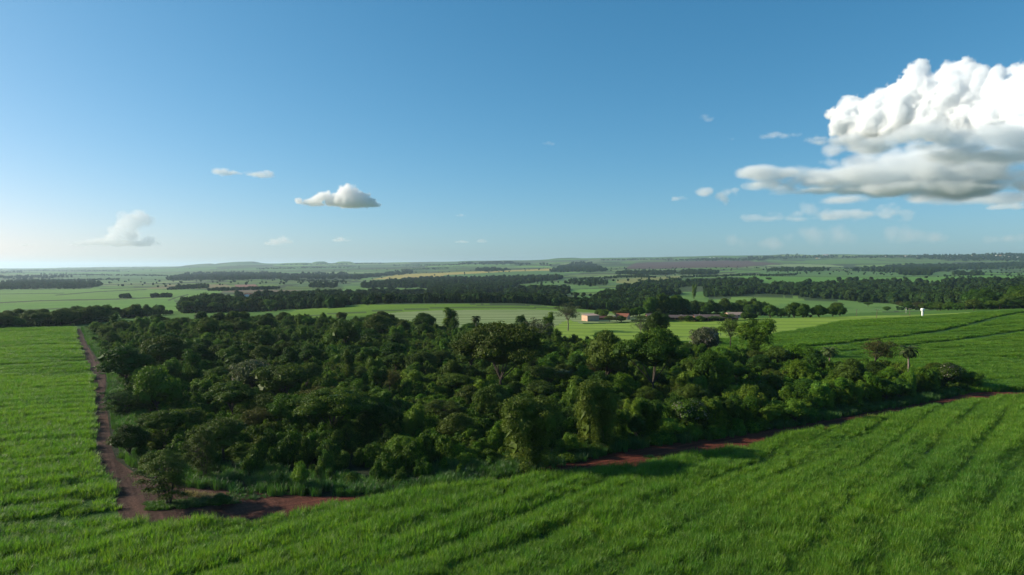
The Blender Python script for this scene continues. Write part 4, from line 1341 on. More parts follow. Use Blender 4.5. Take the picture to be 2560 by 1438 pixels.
def build_belts():
    g = np.random.default_rng(95)
    def row(n, pts, h, w, lab, grp, kinds, depth=0.0, jx=.5):
        a = np.array(pts, float); d = np.concatenate([[0], np.cumsum(np.hypot(*np.diff(a[:, :2], axis=0).T))])
        for i in range(n):
            t = (i + g.uniform(.5 - jx, .5 + jx)) / n * d[-1]
            px = np.interp(t, d, a[:, 0]); py = np.interp(t, d, a[:, 1])
            X, Y, Zg, hit = ground_at(px, py)
            k = 1 + g.uniform(0, depth)
            X, Y = float(X[0]) * k, float(Y[0]) * k; Zg = float(height(X, Y))
            kd = kinds[int(g.integers(0, len(kinds)))]
            plant(kd, X, Y, Zg - .2, h * g.uniform(.75, 1.2), w * g.uniform(.75, 1.25), g.uniform(0, 6.28), lab, grp, var=int(g.integers(0, 9)))
    row(34, [(-120, 835), (0, 824), (100, 819), (200, 812), (290, 802)], 10.5, 14, 'dark tree of the dense belt at the left edge beyond the cane', 'trees of the left belt', ['orchard', 'orchard', 'orchard', 'round_olive'], .10)
    row(12, [(306, 797), (405, 790)], 10, 12, 'dark tree of the short row right of the left belt', 'trees of the short row', ['orchard', 'umbrella', 'orchard'], .05)
    row(2, [(412, 788), (436, 787)], 7, 8, 'small tree between the short row and the big valley wood', 'small trees past the short row', ['orchard'])
    row(26, [(452, 785), (560, 782), (700, 778)], 13, 15, 'dark tree of the clump at the near end of the valley wood', 'trees at the end of the valley wood', ['orchard', 'umbrella', 'orchard'], .15)
    row(30, [(2240, 776), (2330, 778), (2440, 777), (2560, 772), (2700, 768)], 9.5, 13, 'low tree in the row along the ridge at the right', 'trees along the right ridge', ['orchard', 'round_olive', 'sparse_green', 'orchard'], .06)
    row(12, [(2430, 774), (2560, 768), (2720, 764)], 17, 20, 'tall dark tree at the right edge above the ridge row', 'tall trees at the right edge', ['orchard', 'round_olive'], .06)
    # the yard trees round the farm buildings
    row(26, [(1618, 788), (1700, 787), (1800, 787), (1860, 788), (1915, 789)], 15, 15, 'dark round tree shading the long farm barns', 'trees round the farmyard', ['orchard'], .05)
    row(15, [(1500, 806), (1580, 806), (1760, 805), (1890, 799)], 5.4, 9, 'bushy little tree in front of the yard buildings', 'bushy little yard trees', ['orchard', 'sparse_green'])
    row(5, [(1500, 800), (1560, 796), (1605, 793)], 8, 9, 'yard tree between the peach shed and the barns', 'yard trees by the shed', ['orchard', 'sparse_green', 'orchard'], .03)
    for i, (px, base, top, w, kd, lab) in enumerate([
        (1500, 797, 773, 24, 'orchard', 'dark round tree right behind the peach shed'), (1558, 795, 771, 26, 'orchard', 'dark tree left of the orange roof'),
        (1582, 793, 771, 22, 'orchard', 'round dark tree right behind the orange roofed house'), (1645, 775, 755, 34, 'sparse_green', 'reddish brown crown standing behind the yard trees'), (1698, 778, 756, 28, 'sparse_green', 'second reddish crown right of the reddish brown one'),
        (1925, 795, 762, 36, 'orchard', 'large round mango like tree, leftmost of the row on the field edge'), (1952, 795, 772, 26, 'orchard', 'smaller round tree second in the field edge row'),
        (1985, 796, 759, 38, 'orchard', 'very large round tree third in the field edge row'), (2008, 796, 760, 30, 'orchard', 'large tree touching the third one in the field edge row'),
        (2048, 795, 764, 34, 'orchard', 'round tree after the gap in the field edge row'), (2082, 793, 762, 26, 'orchard', 'round tree last but one in the field edge row'), (2100, 791, 762, 27, 'orchard', 'last tree at the right end of the field edge row'),
        (2094, 770, 756, 22, 'umbrella', 'flat topped pasture tree above the end of the field edge row'), (2170, 768, 755, 18, 'umbrella', 'flat topped tree alone in the pasture'), (2218, 777, 766, 18, 'orchard', 'low round bush at the lower edge of the pasture'),
        (1892, 700, 695, 11, 'orchard', 'lone round tree on the pale field above the dark wood'), (1922, 700, 694, 13, 'orchard', 'lone tree right of another on the field above the dark wood'), (1735, 748, 712, 12, 'draped', 'tall slender tree at the corner of the pasture'),
    ]):
        X, Y, Zg, hit = ground_at(px, base)
        X, Y, Zg = float(X[0]), float(Y[0]), float(Zg[0])
        plant(kd, X, Y, Zg - .2, (base - top) / FPX * Y * 1.05, w / FPX * Y * 1.32, g.uniform(0, 6.28), lab, None, var=(1 if kd == 'sparse_green' else i))


build_belts()

# ------------------------------------------------------------------ farm buildings, tank, poles, town
M_PEACH = simple_mat('peach_plaster', (.46, .30, .20), (.52, .35, .25), .8, .9)
M_BRICK = simple_mat('brick_wall', (.20, .095, .06), (.26, .125, .08), 1.5, .9)
M_ROOF_O = simple_mat('orange_roof', (.20, .075, .045), (.26, .10, .06), 1.2, .85)
M_ROOF_G = simple_mat('weathered_roof', (.085, .065, .060), (.13, .10, .095), .5, .85)
M_ROOF_P = simple_mat('pinkish_sheet_roof', (.34, .235, .185), (.40, .29, .235), .4, .7)
M_WHITE = simple_mat('white_paint', (.74, .74, .73), (.82, .82, .80), .6, .6)
M_DARK_IN = simple_mat('inner_shade', (.02, .018, .016), (.035, .03, .028), 2, .9)  # near-black colour stands in for the unlit inside behind the walls
M_WOOD_POLE = simple_mat('pole_wood', (.10, .075, .055), (.16, .12, .09), 4, .9)
M_CONC = simple_mat('pole_concrete', (.42, .41, .38), (.52, .5, .47), 3, .9)
M_METAL = simple_mat('grey_metal', (.30, .31, .32), (.40, .41, .42), 2, .5)


def box_bm(bm, x0, x1, y0, y1, z0, z1):
    vs = [bm.verts.new(v) for v in ((x0, y0, z0), (x1, y0, z0), (x1, y1, z0), (x0, y1, z0), (x0, y0, z1), (x1, y0, z1), (x1, y1, z1), (x0, y1, z1))]
    for f in ((0, 3, 2, 1), (4, 5, 6, 7), (0, 1, 5, 4), (1, 2, 6, 5), (2, 3, 7, 6), (3, 0, 4, 7)):
        bm.faces.new([vs[i] for i in f])


def bm_obj(name, fn, mat, parent=None):
    bm = bmesh.new(); fn(bm)
    me = bpy.data.meshes.new(name); bm.to_mesh(me); bm.free(); me.materials.append(mat)
    return obj(name, me, parent)


def gable_bm(bm, L, Wd, z0, ridge, over=.5, th=.12):
    """gable roof, ridge along x"""
    for s in (-1, 1):
        a = [(-L / 2 - over, s * (Wd / 2 + over), z0 - over * (ridge - z0) / (Wd / 2)), (L / 2 + over, s * (Wd / 2 + over), z0 - over * (ridge - z0) / (Wd / 2)), (L / 2 + over, 0, ridge), (-L / 2 - over, 0, ridge)]
        lo = [bm.verts.new((x, y, z + .02)) for x, y, z in a]; hi = [bm.verts.new((x, y, z + th)) for x, y, z in a]
        bm.faces.new(lo[::s]); bm.faces.new(hi[::-s])
        for i in range(4):
            j = (i + 1) % 4
            bm.faces.new((lo[i], lo[j], hi[j], hi[i]))


def walls_bm(bm, L, Wd, h, ridge):
    box_bm(bm, -L / 2, L / 2, -Wd / 2, Wd / 2, -.5, h)
    for s in (-1, 1):
        x = s * L / 2
        v = [bm.verts.new((x, -Wd / 2, h)), bm.verts.new((x, Wd / 2, h)), bm.verts.new((x, 0, ridge))]
        x2 = x - s * .2
        w = [bm.verts.new((x2, -Wd / 2, h)), bm.verts.new((x2, Wd / 2, h)), bm.verts.new((x2, 0, ridge))]
        bm.faces.new(v if s > 0 else v[::-1]); bm.faces.new(w[::-1] if s > 0 else w)
        bm.faces.new((v[0], v[2], w[2], w[0])); bm.faces.new((v[2], v[1], w[1], w[2]))


def house(name, px, base, L, Wd, h, ridge, rz, wall, roof, label, cat, openings=(), back=0):
    X, Y, Zg, _ = ground_at(px, base)
    X, Y, Zg = float(X[0]), float(Y[0]) + back, float(Zg[0])
    Zg = float(height(X, Y))
    r = empty(name, (X, Y, Zg), rz)
    bm_obj('wall', lambda b: walls_bm(b, L, Wd, h, ridge), wall, r)
    bm_obj('roof', lambda b: gable_bm(b, L, Wd, h, ridge), roof, r)
    for nm, side, u, w_, z0, z1 in openings:
        def f(b):
            if side == 'front': box_bm(b, u - w_ / 2, u + w_ / 2, -Wd / 2 - .03, -Wd / 2 + .1, z0, z1)
            else: box_bm(b, -L / 2 - .03, -L / 2 + .1, u - w_ / 2, u + w_ / 2, z0, z1)
        bm_obj(nm, f, M_DARK_IN, r)
    tag(r, label, cat)
    return r


def build_farm():
    # the peach shed: flat roofed box seen on its corner
    X, Y, Zg, _ = ground_at(1472, 804)
    X, Y = float(X[0]), float(Y[0]); Zg = float(height(X, Y))
    r = empty('storage_shed', (X + 1.6, Y + 4.5, Zg), R(24))
    bm_obj('wall', lambda b: box_bm(b, -4.9, 4.9, -4.3, 4.3, -.4, 4.2), M_PEACH, r)

    def roof(b):
        lo = [(-5.3, -4.7, 4.22), (5.3, -4.7, 4.22), (5.3, 4.7, 5.05), (-5.3, 4.7, 5.05)]
        v = [b.verts.new(p) for p in lo]; w = [b.verts.new((x, y, z + .14)) for x, y, z in lo]
        b.faces.new(v[::-1]); b.faces.new(w)
        for i in range(4): b.faces.new((v[i], v[(i + 1) % 4], w[(i + 1) % 4], w[i]))
    bm_obj('roof', roof, M_ROOF_P, r)
    bm_obj('door', lambda b: box_bm(b, -4.95, -4.8, -1.0, 1.2, -.1, 2.4), simple_mat('door_paint', (.40, .28, .2), (.46, .33, .25), 2), r)
    tag(r, 'small peach coloured shed with a pale pink sheet roof behind the wood', 'shed')
    house('farmhouse', 1562, 801, 9, 8, 2.6, 4.6, R(-25), M_PEACH, M_ROOF_O, 'farmhouse with a bright orange tiled roof among the yard trees', 'house', [('window', 'front', 1.5, 1.2, 1.0, 2.0), ('door', 'front', -1.5, 1.0, 0, 2.1)], back=9)
    house('outbuilding', 1517, 802, 13, 6, 1.8, 3.0, R(6), M_BRICK, simple_mat('rusty_roof', (.10, .045, .034), (.15, .065, .048), 1.0, .9), 'long low outbuilding with a rusty red roof right of the peach shed', 'outbuilding', [('door', 'front', 2, 1.2, 0, 1.7)], back=8)
    ops = [('opening', 'front', -12 + i * 4.0, 3.2, .5, 2.3) for i in range(7)]  # solid dark boxes on the wall, inner shade put into their colour
    house('barn', 1795, 804, 30, 9, 2.7, 4.5, R(-6), M_BRICK, M_ROOF_G, 'long brick barn with a bright gable, nearer of the two barns', 'barn', ops, back=6)
    house('barn', 1718, 804, 28, 8, 2.4, 3.9, R(-4), M_BRICK, M_ROOF_G, 'long low barn behind and left of the barn with the bright gable', 'barn', ops, back=14)
    house('farmhouse', 1868, 796, 14, 9, 2.6, 4.4, R(8), M_PEACH, M_ROOF_P, 'house with a pale pink roof half hidden by the trees right of the barns', 'house', [('window', 'front', 2, 1.2, 1.0, 2.0)], back=34)
    house('farmhouse', 1637, 799, 8, 6, 2.4, 3.8, R(0), M_BRICK, M_ROOF_G, 'small low brown house between the orange roof and the barns', 'house', [('window', 'front', 1, 1.0, 1.0, 1.9)], back=12)
    # hedge in front of the yard
    g = np.random.default_rng(3); L = Leaves(3)
    a, b = ground_at(1580, 804), ground_at(1742, 803)
    for i in range(46):
        t = i / 45.0
        x = float(a[0][0]) * (1 - t) + float(b[0][0]) * t; y = float(a[1][0]) * (1 - t) + float(b[1][0]) * t
        c = np.array([x, y, float(height(x, y)) + .55])
        L.clump(c, .95, .35, 1.1, low=-.8); L.core(c, .75)
    tag(obj('hedge', L.mesh('hedge', M_DARK)), 'dark clipped hedge along the field in front of the farm buildings', 'hedge')

    # water tank tower
    X, Y, Zg, _ = ground_at(2306, 790.5)
    X, Y = float(X[0]), float(Y[0]); Zg = float(height(X, Y))
    r = empty('water_tower', (X, Y, Zg))

    def cyl(b, r0, r1, z0, z1, n=24):
        bmesh.ops.create_cone(b, cap_ends=True, segments=n, radius1=r0, radius2=r1, depth=z1 - z0, matrix=Matrix.Translation((0, 0, (z0 + z1) / 2)))
    bm_obj('stem', lambda b: cyl(b, .62, .62, -.5, 3.6), M_WHITE, r)
    bm_obj('tank', lambda b: (cyl(b, .62, 1.22, 3.6, 4.0), cyl(b, 1.22, 1.22, 4.0, 5.4), cyl(b, 1.22, .9, 5.4, 5.7)), M_WHITE, r)
    bm_obj('ladder', lambda b: (box_bm(b, .58, .64, -.72, -.68, 0, 5.2), box_bm(b, .28, .34, -.72, -.68, 0, 5.2), [box_bm(b, .34, .58, -.71, -.69, .4 + k * .4, .44 + k * .4) for k in range(12)]), M_METAL, r)
    tag(r, 'white mushroom shaped water tank standing on the crest of the right field', 'water tank')

    def pole(px, base, top, mat, label, arm=1.2, lean=0.0, box=False, group=None):
        X, Y, Zg, _ = ground_at(px, base)
        X, Y = float(X[0]), float(Y[0]); Zg = float(height(X, Y)); h = (base - top) / FPX * Y
        r = empty('utility_pole', (X, Y, Zg)); r.rotation_euler[1] = lean
        bm_obj('post', lambda b: bmesh.ops.create_cone(b, cap_ends=True, segments=10, radius1=.19, radius2=.13, depth=h + .5, matrix=Matrix.Translation((0, 0, h / 2 - .25))), mat, r)
        ca = bm_obj('crossarm', lambda b: box_bm(b, -arm, arm, -.3, -.19, h - .55, h - .38), mat, r)
        for s in (-1, 0, 1):
            bm_obj('insulator', lambda b: bmesh.ops.create_cone(b, cap_ends=True, segments=8, radius1=.07, radius2=.05, depth=.22, matrix=Matrix.Translation((s * arm * .85, -.25, h - .27))), M_WHITE, ca)
        if box:
            bm_obj('transformer', lambda b: bmesh.ops.create_cone(b, cap_ends=True, segments=14, radius1=.42, radius2=.42, depth=1.1, matrix=Matrix.Translation((0, -.65, h * .62))), M_METAL, r)
        tag(r, label, 'utility pole', group)
    pole(1535, 801, 789, M_CONC, 'pale concrete pole between the rusty outbuilding and the orange roof')
    pole(1591, 800, 789, M_CONC, 'pale concrete pole right of the orange roofed house')
    pole(1646, 800, 787, M_CONC, 'pale concrete pole by the small low brown house')
    pole(1703, 800, 786, M_CONC, 'pale pole in front of the farther, left hand barn')
    pole(1749, 800, 785, M_CONC, 'pale pole in front of the bright gable of the nearer barn')
    pole(2141, 792, 773, M_WOOD_POLE, 'slim dark upright pole left of the leaning pole in the right field')
    pole(2191, 800, 773, M_WOOD_POLE, 'dark pole leaning slightly right with a wide crossarm on the cane edge', arm=1.9, lean=.06)
    pole(2265, 783, 769, M_CONC, 'pale pole carrying a transformer left of the white water tank', box=True)
    pole(2274, 790, 771, M_WOOD_POLE, 'dark pole just left of the white water tank')
    # fence posts near the tank
    base = None
    for i in range(9):
        px = 2252 + i * 2.9
        X, Y, Zg, _ = ground_at(px, 792 - i * .15)
        X, Y = float(X[0]), float(Y[0])
        if base is None:
            bm = bmesh.new(); box_bm(bm, -.07, .07, -.07, .07, -.3, 1.5); base = bpy.data.meshes.new('fence_post'); bm.to_mesh(base); bm.free(); base.materials.append(M_WOOD_POLE)
        tag(obj('fence_post', base, loc=(X, Y, float(height(X, Y)))), 'weathered fence post in the short line left of the white water tank', 'fence post', 'fence posts left of the water tank')

    # the town on the skyline
    g = np.random.default_rng(8)
    protos = []
    for i, (w_, rf) in enumerate([(M_WHITE, M_ROOF_P), (M_WHITE, M_ROOF_O), (M_PEACH, M_ROOF_O), (M_WHITE, M_WHITE)]):
        bm = bmesh.new(); walls_bm(bm, 18, 12, 5, 7.2); a = bpy.data.meshes.new('wall'); bm.to_mesh(a); bm.free(); a.materials.append(w_)
        bm = bmesh.new(); gable_bm(bm, 18, 12, 5, 7.2); b = bpy.data.meshes.new('roof'); bm.to_mesh(b); bm.free(); b.materials.append(rf)
        protos.append((a, b))
    n = 0
    for px0, px1, y0, y1, k, big in [(2055, 2085, 638.5, 640, 8, 2.4), (2030, 2055, 645.5, 646.5, 3, 1.6), (2215, 2330, 640, 643, 18, 1.1), (2330, 2560, 635, 645, 44, .9), (2560, 2700, 635, 645, 8, .9), (1770, 1790, 644, 645, 2, 1.2), (600, 640, 738, 742, 5, .8), (1010, 1040, 697, 699, 3, 1.2)]:
        for i in range(k):
            X, Y, Zg, hit = ground_at(g.uniform(px0, px1), g.uniform(y0, y1))
            if not hit[0]: continue
            a, b = protos[int(g.integers(0, 4))]
            s = big * g.uniform(.7, 1.5)
            r = empty('town_house', (float(X[0]), float(Y[0]), float(Zg[0])), g.uniform(0, 3.14), (s, s, s * .8))
            obj('wall', a, r); obj('roof', b, r)
            far = px0 > 1700
            tag(r, 'tiny pale building of the town on the right skyline' if far else 'tiny white building among trees far out on the plain', 'house', 'houses of the skyline town' if far else 'white buildings out on the plain')
            n += 1
    print('town', n)


build_farm()

# ------------------------------------------------------------------ clouds: real bodies of vapour far beyond the fields
class VNoise3:
    def __init__(self, seed):
        self.g = np.random.default_rng(seed).random((64, 64, 64)).astype(np.float32)

    def __call__(self, x, y, z):
        g = self.g
        xi = np.floor(x).astype(np.int32); yi = np.floor(y).astype(np.int32); zi = np.floor(z).astype(np.int32)
        fx = (x - xi).astype(np.float32); fy = (y - yi).astype(np.float32); fz = (z - zi).astype(np.float32)
        fx = fx * fx * (3 - 2 * fx); fy = fy * fy * (3 - 2 * fy); fz = fz * fz * (3 - 2 * fz)
        r = 0
        for a in (0, 1):
            for b in (0, 1):
                for c in (0, 1):
                    w = (fx if a else 1 - fx) * (fy if b else 1 - fy) * (fz if c else 1 - fz)
                    r = r + w * g[(xi + a) & 63, (yi + b) & 63, (zi + c) & 63]
        return r * 2 - 1


N3D = VNoise3(9)


def cloud_mat(name, dens, alb=1.0, tint=(1, 1, 1), aniso=0.0):
    m, nt, out = new_mat(name)
    pv = nt.nodes.new('ShaderNodeVolumePrincipled')
    pv.inputs['Color'].default_value = (alb * tint[0], alb * tint[1], alb * tint[2], 1)
    pv.inputs['Density'].default_value = dens
    pv.inputs['Anisotropy'].default_value = aniso
    nt.links.new(pv.outputs[0], out.inputs['Volume'])
    return m


def cloud(D, blobs, vox, mat, label, seed=0, knobs=6, depth=1.0, skew=0.0, bottom=None, noise=(300., 1.0), amp=.35, edge=.12, billow=True, group=None, octaves=4, knob_r=(.25, .5), name='cloud', bias=0.0, fine=0):
    """blobs: (px, py, rx px, rz px) give ellipsoids at distance D; the body is a density grid filled from them"""
    g = np.random.default_rng(seed)
    k0 = D / FPX; pxc = float(np.mean([b[0] for b in blobs]))
    bl = []
    for px, py, rx, rz in blobs:
        Di = D * (1 - skew * (px - pxc) / 500) + g.uniform(-.35, .35) * rx * k0 * depth
        k = Di / FPX; x, y, dz = ray(px, py); s = Di / y
        bl.append((np.array([x * s, Di, EYE + dz * s]), np.array([rx * k, rx * k * depth, rz * k])))
    for c, r in list(bl):
        for q in range(knobs):
            d = g.normal(size=3); d /= np.linalg.norm(d); d[2] = abs(d[2]) * .9 - .2
            if g.random() < .7: d[1] = -abs(d[1])
            rr = g.uniform(*knob_r)
            bl.append((c + d * r * g.uniform(.6, .95), np.maximum(r * rr, vox * 1.5)))
    for c, r in list(bl)[:fine * 1000]:
        for q in range(fine):
            d = g.normal(size=3); d /= np.linalg.norm(d)
            if d[1] > .2: d[1] *= -1
            bl.append((c + d * r * g.uniform(.82, 1.0), np.maximum(r * g.uniform(.16, .34), vox * 1.6)))
    lo = np.min([c - r * 1.25 for c, r in bl], 0); hi = np.max([c + r * 1.25 for c, r in bl], 0)
    n = np.maximum(4, np.ceil((hi - lo) / vox).astype(int))
    hi = lo + (n - 1) * vox
    ax = [lo[i] + np.arange(n[i]) * vox for i in range(3)]
    F = np.full(n, -1.0, np.float32)
    for c, r in bl:
        i0 = np.maximum(0, np.floor((c - 1.5 * r - lo) / vox).astype(int)); i1 = np.minimum(n, np.ceil((c + 1.5 * r - lo) / vox).astype(int) + 1)
        if (i1 <= i0).any(): continue
        X = (ax[0][i0[0]:i1[0]] - c[0])[:, None, None] / r[0]; Y = (ax[1][i0[1]:i1[1]] - c[1])[None, :, None] / r[1]; Zz = (ax[2][i0[2]:i1[2]] - c[2])[None, None, :] / r[2]
        s = (1 - np.sqrt(X * X + Y * Y + Zz * Zz)).astype(np.float32)
        sl = (slice(i0[0], i1[0]), slice(i0[1], i1[1]), slice(i0[2], i1[2]))
        F[sl] = np.maximum(F[sl], s)
    idx = np.where(F > -.6)
    x = ax[0][idx[0]]; y = ax[1][idx[1]]; z = ax[2][idx[2]]
    L0, st = noise
    v = np.zeros(len(x), np.float32); a = 1.0; tot = 0
    for o in range(octaves):
        L = L0 / 2.1 ** o
        if L < vox * 1.6: break
        q = N3D(x / (L * st) + 7.3 * o + seed, y / (L * st) + 3.1 * o, z / L + 1.7 * o)
        v += a * ((.55 - 1.6 * np.abs(q)) if billow else q * 1.2); tot += a; a *= .58
    f = F[idx] + amp * v + bias
    if bottom is not None:
        xx, yy, dz = ray(pxc, bottom); zb = EYE + dz * D / yy
        f = np.where(z < zb, f - (zb - z) / (vox * 6), f)
    dens = np.zeros(n, np.float32)
    dens[idx] = np.clip(f / edge, 0, 1)
    pts = bpy.data.meshes.new(name + '_samples')
    d_ = dens.transpose(2, 1, 0).ravel()
    pts.vertices.add(len(d_))
    at = pts.attributes.new('dens', 'FLOAT', 'POINT'); at.data.foreach_set('value', d_)
    src = bpy.data.objects.new(name + '_samples', pts)
    ctr = (lo + hi) / 2
    me = bpy.data.meshes.new(name); me.materials.append(mat)
    o = obj(name, me, loc=tuple(ctr))
    ng = bpy.data.node_groups.new(name, 'GeometryNodeTree')
    ng.interface.new_socket('Geometry', in_out='INPUT', socket_type='NodeSocketGeometry')
    ng.interface.new_socket('Geometry', in_out='OUTPUT', socket_type='NodeSocketGeometry')
    N = ng.nodes; K = ng.links
    go = N.new('NodeGroupOutput')
    vc = N.new('GeometryNodeVolumeCube')
    vc.inputs['Min'].default_value = tuple(lo - ctr); vc.inputs['Max'].default_value = tuple(hi - ctr)
    for i, nm in enumerate(('Resolution X', 'Resolution Y', 'Resolution Z')): vc.inputs[nm].default_value = int(n[i])
    oi = N.new('GeometryNodeObjectInfo'); oi.inputs['Object'].default_value = src
    p = N.new('GeometryNodeInputPosition')
    sub = N.new('ShaderNodeVectorMath'); sub.operation = 'SUBTRACT'; sub.inputs[1].default_value = tuple(lo - ctr)
    div = N.new('ShaderNodeVectorMath'); div.operation = 'SCALE'; div.inputs['Scale'].default_value = 1.0 / vox
    K.new(p.outputs[0], sub.inputs[0]); K.new(sub.outputs[0], div.inputs[0])
    sx = N.new('ShaderNodeSeparateXYZ'); K.new(div.outputs[0], sx.inputs[0])
    rs = []
    for i in range(3):
        r_ = N.new('ShaderNodeMath'); r_.operation = 'ROUND'; K.new(sx.outputs[i], r_.inputs[0])
        cl = N.new('ShaderNodeClamp'); cl.inputs['Min'].default_value = 0; cl.inputs['Max'].default_value = float(n[i] - 1); K.new(r_.outputs[0], cl.inputs['Value']); rs.append(cl.outputs[0])
    m1 = N.new('FunctionNodeIntegerMath') if hasattr(bpy.types, 'FunctionNodeIntegerMath') else None
    m1.operation = 'MULTIPLY_ADD'; K.new(rs[2], m1.inputs[0]); m1.inputs[1].default_value = int(n[1]); K.new(rs[1], m1.inputs[2])
    m2 = N.new('FunctionNodeIntegerMath'); m2.operation = 'MULTIPLY_ADD'; K.new(m1.outputs[0], m2.inputs[0]); m2.inputs[1].default_value = int(n[0]); K.new(rs[0], m2.inputs[2])
    si = N.new('GeometryNodeSampleIndex'); si.data_type = 'FLOAT'; si.domain = 'POINT'
    na = N.new('GeometryNodeInputNamedAttribute'); na.data_type = 'FLOAT'; na.inputs['Name'].default_value = 'dens'
    K.new(oi.outputs['Geometry'], si.inputs['Geometry']); K.new(na.outputs['Attribute'], si.inputs['Value']); K.new(m2.outputs[0], si.inputs['Index'])
    K.new(si.outputs[0], vc.inputs['Density'])
    sm = N.new('GeometryNodeSetMaterial'); sm.inputs['Material'].default_value = mat
    K.new(vc.outputs[0], sm.inputs[0]); K.new(sm.outputs[0], go.inputs[0])
    md = o.modifiers.new('vapour', 'NODES'); md.node_group = ng
    tag(o, label, 'cloud', group=group, kind='stuff')
    return o


def Z(u, v): return 1600 + u / 2.568, 100 + v / 2.568


TOWER = [(1350, 440, 70), (1235, 485, 55), (1290, 550, 70), (1400, 540, 110), (1480, 430, 80), (1520, 540, 110), (1590, 440, 110), (1660, 350, 80), (1700, 270, 62), (1790, 205, 62), (1765, 260, 75), (1720, 430, 140), (1850, 340, 120), (1900, 480, 140), (1950, 250, 75), (2060, 175, 62), (2010, 205, 65), (2130, 205, 55), (2190, 215, 45), (2300, 215, 45), (2400, 195, 42), (2470, 210, 50), (2040, 340, 130), (2150, 360, 120), (2100, 480, 130), (2300, 330, 90), (2400, 330, 100), (2520, 330, 150), (2300, 480, 130), (2450, 480, 140), (1650, 540, 110), (2600, 420, 200)]


